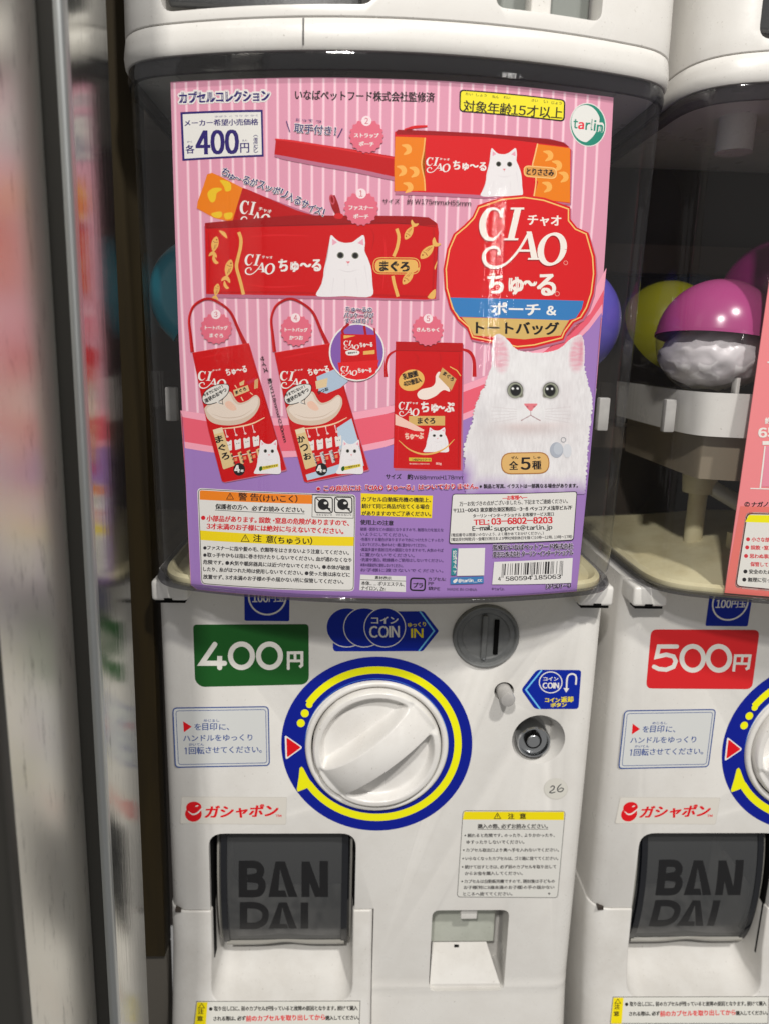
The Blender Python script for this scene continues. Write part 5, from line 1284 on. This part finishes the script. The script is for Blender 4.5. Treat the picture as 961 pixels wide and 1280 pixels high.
def build_poster2():
    dx = .300
    root = thing('display_poster', 'salmon pink poster with yellow headed notice behind the right machine\'s clear case', 'poster', (XC + dx, -.05, -.1415))
    S = poster_surf(dx); frame(880, 400, .28125)
    WT = ink(232, 226, 220); K = ink(40, 36, 38); Rd = ink(206, 50, 60)
    # sheet in real coordinates; right part lies outside the picture
    tl = S.hit([(958, 370)])[0]; bl = S.hit([(905, 741)])[0]
    bm = bmesh.new(); n = 48; x1 = XC + dx + .112; zt = .126; zb = bl[1]
    def left(z): return bl[0] + (tl[0] - bl[0]) * (z - zb) / (tl[1] - zb)
    cols = []
    zs = np.linspace(zb, zt, 12)
    rows = []
    for z in zs: rows.append([bm.verts.new((x, float(S.g(x, z)) - .0002, z)) for x in [left(z)] + [g for g in S.xg if left(zt) + .004 < g < x1] + [x1]])
    for a, b in zip(rows, rows[1:]):
        for i in range(len(a) - 1): bm.faces.new((a[i], a[i + 1], b[i + 1], b[i]))
    ex = bmesh.ops.extrude_face_region(bm, geom=bm.faces[:])
    for v in ex['geom']:
        if isinstance(v, bmesh.types.BMVert): v.co.y += .0006
    bmesh.ops.recalc_face_normals(bm, faces=bm.faces); link('poster_sheet', from_bm(bm, 'm', 50), root, [ink(232, 134, 138)])
    p = Print('lower_band', S, root); p.poly([(158, 827), (400, 832), (400, 1236), (88, 1212)], ink(224, 116, 108)); p.poly([(270, 560), (420, 560), (420, 740), (252, 740)], ink(226, 140, 160)); p.done()
    p = Print('size_lettering', S, root); p.text('約', 268, 462, 292, 461, 28, WT, 1); p.text('65', 240, 522, 316, 519, 42, WT, 2.4, sn=True); p.done(); p = Print('size_arrow', S, root); p.poly([(256, 538), (320, 537), (320, 554), (256, 555)], WT); p.done(); p = Print('size_tick', S, root); p.stroke([(268, 560), (246, 748)], 7, WT); p.done(); p = Print('size_base_line', S, root); p.stroke([(202, 748), (340, 752)], 5, WT); p.done(); p = Print('size_top_line', S, root); p.stroke([(278, 188), (320, 186)], 7, WT); p.done(); p = Print('pink_dot', S, root); p.poly(blob([(286, 400), (292, 388), (300, 396), (298, 412), (288, 414)], 3), ink(224, 90, 110)); p.done()
    p = Print('copyright_line', S, root); p.ring(188, 819, 12, 11, 3, K, n=24); p.text('C', 183, 825, 193, 825, 12, K, .7, sn=True); p.text('ナガノ', 206, 830, 278, 829, 22, K, .9, skew=4); p.done()
    p = Print('notice_box', S, root); q = [(182, 852), (420, 858), (400, 1215), (130, 1190)]
    p.rpoly(q, 26, WT); p.outline([(188, 860), (420, 864), (398, 1206), (138, 1182)], 4, K, 22); p.rpoly([(190, 863), (420, 867), (398, 1203), (141, 1179)], 20, ink(222, 220, 214)); p.poly([(182, 892), (196, 866), (420, 868), (418, 904), (180, 897)], ink(248, 226, 10))
    for x, y, t, c in ((192, 974, '小さな部品があります。誤って', Rd), (188, 1010, '誤飲・窒息の危険があります', Rd), (183, 1048, '思わぬ事故の原因となります', Rd), (172, 1084, '保管してください。お子様の', Rd), (180, 1117, '安全のために破損した場合は', K), (175, 1153, '無理に引っ張ったりしないで', K)):
        if t[0] != '保': p.ell(x, y, 9, 9, c, 14)
        p.text(t, x + 16 + (14 if t[0] == '保' else 0), y + 10, x + 286, y + 18, 20, c, .8, res=2)
    p.done()
    return root

# ================================================================== assembly
root1 = thing('capsule_machine', 'white capsule toy machine with green 400 yen label, at centre of the photo', 'vending machine', (XC, .05, Z_BOT), 'capsule machines standing side by side')
build_body(root1); build_controls(root1); build_stickers(root1, 'all'); build_case(root1); 
# labels of the left machine only
frame(190, 730, .3018)
p = Print('price_label', FLAT, root1, 'green price label reading 400 yen')
p.rpoly([(172, 168), (650, 166), (651, 396), (632, 416), (206, 426), (180, 402)], 16, ink(30, 84, 36)); WL = ink(214, 212, 206)
def rounddigits(p, spec, wd, m):
    for s in spec: p.stroke(s, wd, m, sm=6)
def caps(p, pts, wd, m):
    for x, y in pts: p.ell(x, y, wd / 2, wd / 2, m, 20)
p.stroke([(262, 250), (208, 328), (304, 328)], 21, WL); p.stroke([(282, 298), (282, 346)], 21, WL); caps(p, [(262, 250), (208, 328), (302, 328), (282, 346)], 21, WL)
for cx in (372, 488): p.ring(cx, 297, 56, 59, 21, WL, 0, 360, 60)
p.stroke([(566, 350), (566, 285), (622, 284), (622, 336), (612, 344)], 12, WL); p.stroke([(594, 284), (594, 316)], 11, WL); p.stroke([(566, 318), (622, 318)], 11, WL)
caps(p, [(566, 350)], 12, WL); q_ = p.done(); q_['once'] = True
p = Print('number_dot_label', FLAT, root1, 'round clear sticker with handwritten 26'); frame(560, 820, .20812)
p.ell(644, 798, 73, 64, ink(196, 193, 186), 40); p.ell(645, 796, 69, 61, ink(207, 205, 197), 40)
K_ = ink(40, 44, 50); p.stroke([(612, 790), (622, 780), (634, 784), (630, 800), (606, 818), (620, 822), (642, 816)], [5, 6, 7, 6, 5, 6, 4], K_, sm=5); p.stroke([(678, 768), (662, 782), (654, 800), (662, 814), (680, 812), (690, 798), (676, 792), (660, 802)], [4, 6, 7, 6, 6, 6, 5, 4], K_, sm=5)
q_ = p.done(); q_['once'] = True
# second machine: copied thing with its parts and sub-parts
root2 = copy_tree(root1, None, .300)
root2['label'] = 'white capsule toy machine with red 500 yen label, cut off by the right edge'
frame(740, 740, .22997)
p = Print('price_label', FLAT, root2, 'red price label reading 500 yen')
p.rpoly([(318, 203), (908, 206), (866, 528), (290, 524)], 34, ink(206, 40, 44))
p.stroke([(458, 296), (360, 296), (348, 352), (400, 340), (440, 350), (452, 376), (440, 406), (400, 422), (360, 418), (334, 406)], [23] * 10, WL); caps(p, [(458, 296), (334, 406)], 23, WL)
for cx in (544, 686): p.ring(cx, 360, 72, 78, 26, WL, 0, 360, 60)
p.stroke([(766, 432), (776, 346), (856, 346), (846, 412), (832, 420)], 15, WL); p.stroke([(816, 346), (810, 388)], 13, WL); p.stroke([(770, 388), (850, 390)], 13, WL); p.done()
# machines stacked above
rt = thing('capsule_machine', 'foot of the capsule machine stacked above the left one with dark outlet', 'vending machine', (XC, .05, .156), 'capsule machines stacked above')
build_upper(rt); r2_ = copy_tree(rt, None, .300); r2_['label'] = 'foot of the capsule machine stacked at the top right corner'
build_poster(); build_poster2()

# capsules inside the cases
def rayhit(px, Y):
    d = CR @ np.array([(px[0] - W0 / 2) / FPX, 1, (H0 / 2 - px[1]) / FPX]); t = (Y - CT[1]) / d[1]; return CT + d * t
def cpos(px, Y): return tuple(float(v) for v in rayhit(px, Y))
TEAL = capm('teal_capsule', (.015, .26, .36)); PURP = capm('purple_capsule', (.095, .075, .42)); YEL = capm('yellow_capsule', (.26, .25, .012)); PINKC = capm('pink_capsule', (.36, .055, .19)); NAVY = capm('navy_capsule', (.02, .05, .13)); MAG = capm('magenta_capsule', (.20, .010, .11))  # yellow, pink and magenta are darkened for the shade below the cap
capsule('toy_capsule', 'teal capsule showing left of the pink poster', *cpos((259, 370), .032), .0345, TEAL, (.2, -.9, 0))
capsule('toy_capsule', 'violet capsule showing right of the pink poster', *cpos((704, 402), .024), .0345, PURP, (.3, 1.0, 0))
capsule('toy_capsule', 'white bottomed pink capsule lying on the tray of the right machine', *cpos((894, 424), .004), .0350, PINKC, (-.10, .10, 0), filling=True)
capsule('toy_capsule', 'yellow capsule behind the pink one in the right machine', *cpos((832, 412), .085), .0335, YEL, (1.0, .3, 0))
capsule('toy_capsule', 'dark blue capsule behind the yellow one', *cpos((856, 402), .115), .0345, NAVY, (.1, -.2, 0))
capsule('toy_capsule', 'magenta capsule leaning above the pink one beside the salmon poster', *cpos((978, 375), .050), .0400, MAG, (.2, -.2, 0))

# ================================================================== left side: rack post and reflecting panels
def rayhit(px, Y):
    d = CR @ np.array([(px[0] - W0 / 2) / FPX, 1, (H0 / 2 - px[1]) / FPX]); t = (Y - CT[1]) / d[1]; return CT + d * t
XP = -.1190                       # plane of the panel that faces the machines
def y_at(px, X):   # depth where the ray of px meets the plane x = X
    d = CR @ np.array([(px[0] - W0 / 2) / FPX, 1, (H0 / 2 - px[1]) / FPX]); return float(CT[1] + d[1] * (X / d[0]))
Y1 = y_at((95, 400), XP); YF = y_at((146, 400), XP)                                      # near end of the side face = front face of the post
XL = float(rayhit((64, 400), Y1)[0])
post = thing('rack_post', 'dark square steel rack post with highlight painted along its edge left of the machines', 'post', (XL, Y1, -.60))
LEAN = .0095     # the rack leans a touch
def vbox(name, parent, mat, x0, x1, y0, y1, r=.001, z0=-.60, z1=.45):
    o = rbox(name, parent, mat, x0, x1, y0, y1, z0, z1, r); oz = o.location.z + (parent.location.z if parent else 0)
    for v in o.data.vertices: v.co.x += LEAN * (v.co.z + oz + .18)
    return o
vbox('post_face', post, DKSTEEL, XL - .003, XP - .0032, Y1 + .0006, Y1 + .02, .0004)
bm = bmesh.new(); R_ = []
for z in (-.60, .45):
    row = [(XP, Y1 + .0050, z), (XP, Y1 + .0034, z)]
    for k in range(7):
        a = k / 6 * PI / 2; row.append((XP - .0030 + .0030 * math.cos(a), Y1 + .0030 - .0030 * math.sin(a), z))
    row += [(XP - .0040, Y1, z), (XP - .0040, Y1 + .005, z)]; R_.append([(x + LEAN * (zz + .18), y, zz) for x, y, zz in row])
loft(bm, R_, close=True); bmesh.ops.recalc_face_normals(bm, faces=bm.faces); link('post_edge', from_bm(bm, 'e', 60), post, [EDGE])
side = vbox('steel_side_panel', None, STEEL, XP - .004, XP - .0004, Y1 + .0055, YF, .0004)
tag(side, 'brushed steel strip between dark post and brown board mirroring the poster', 'metal panel')
XQ = XL
y2 = y_at((8, 1000), XQ)
nearp = vbox('steel_side_panel', None, STEEL2, XQ - .004, XQ, y_at((3, 850), XQ), Y1 - .0005, .0004)
tag(nearp, 'wide scuffed steel panel at the left edge in front of the dark post', 'metal panel')
post2 = vbox('rack_post', None, REDP if 'REDP' in globals() else DKSTEEL, XQ - .05, XQ + .0015, y_at((3, 850), XQ) - .012, y_at((3, 850), XQ) - .0006, .003)
tag(post2, 'blurred dark post at the bottom left corner nearest the camera', 'post')
board = vbox('brown_board', None, WOOD, XP - .10, XC - .150, .012, .030, .0004, z0=float(rayhit((180, 1196), .012)[2]))
tag(board, 'dark brown board seen in the gap between steel panel and left machine', 'board')
kick = vbox('grey_kick_board', None, GREYW, XP - .10, XC - .150, .016, .030, .0004, z1=float(rayhit((180, 1198), .012)[2]) - .0006)
tag(kick, 'grey board under the brown one at the foot of the left machine', 'board')
bm = bmesh.new(); box_bm(bm, -.6, 1.2, .24, .26, -.62, .5); wl = link('back_wall', from_bm(bm), None, [DARK]); tag(wl, kind='structure')
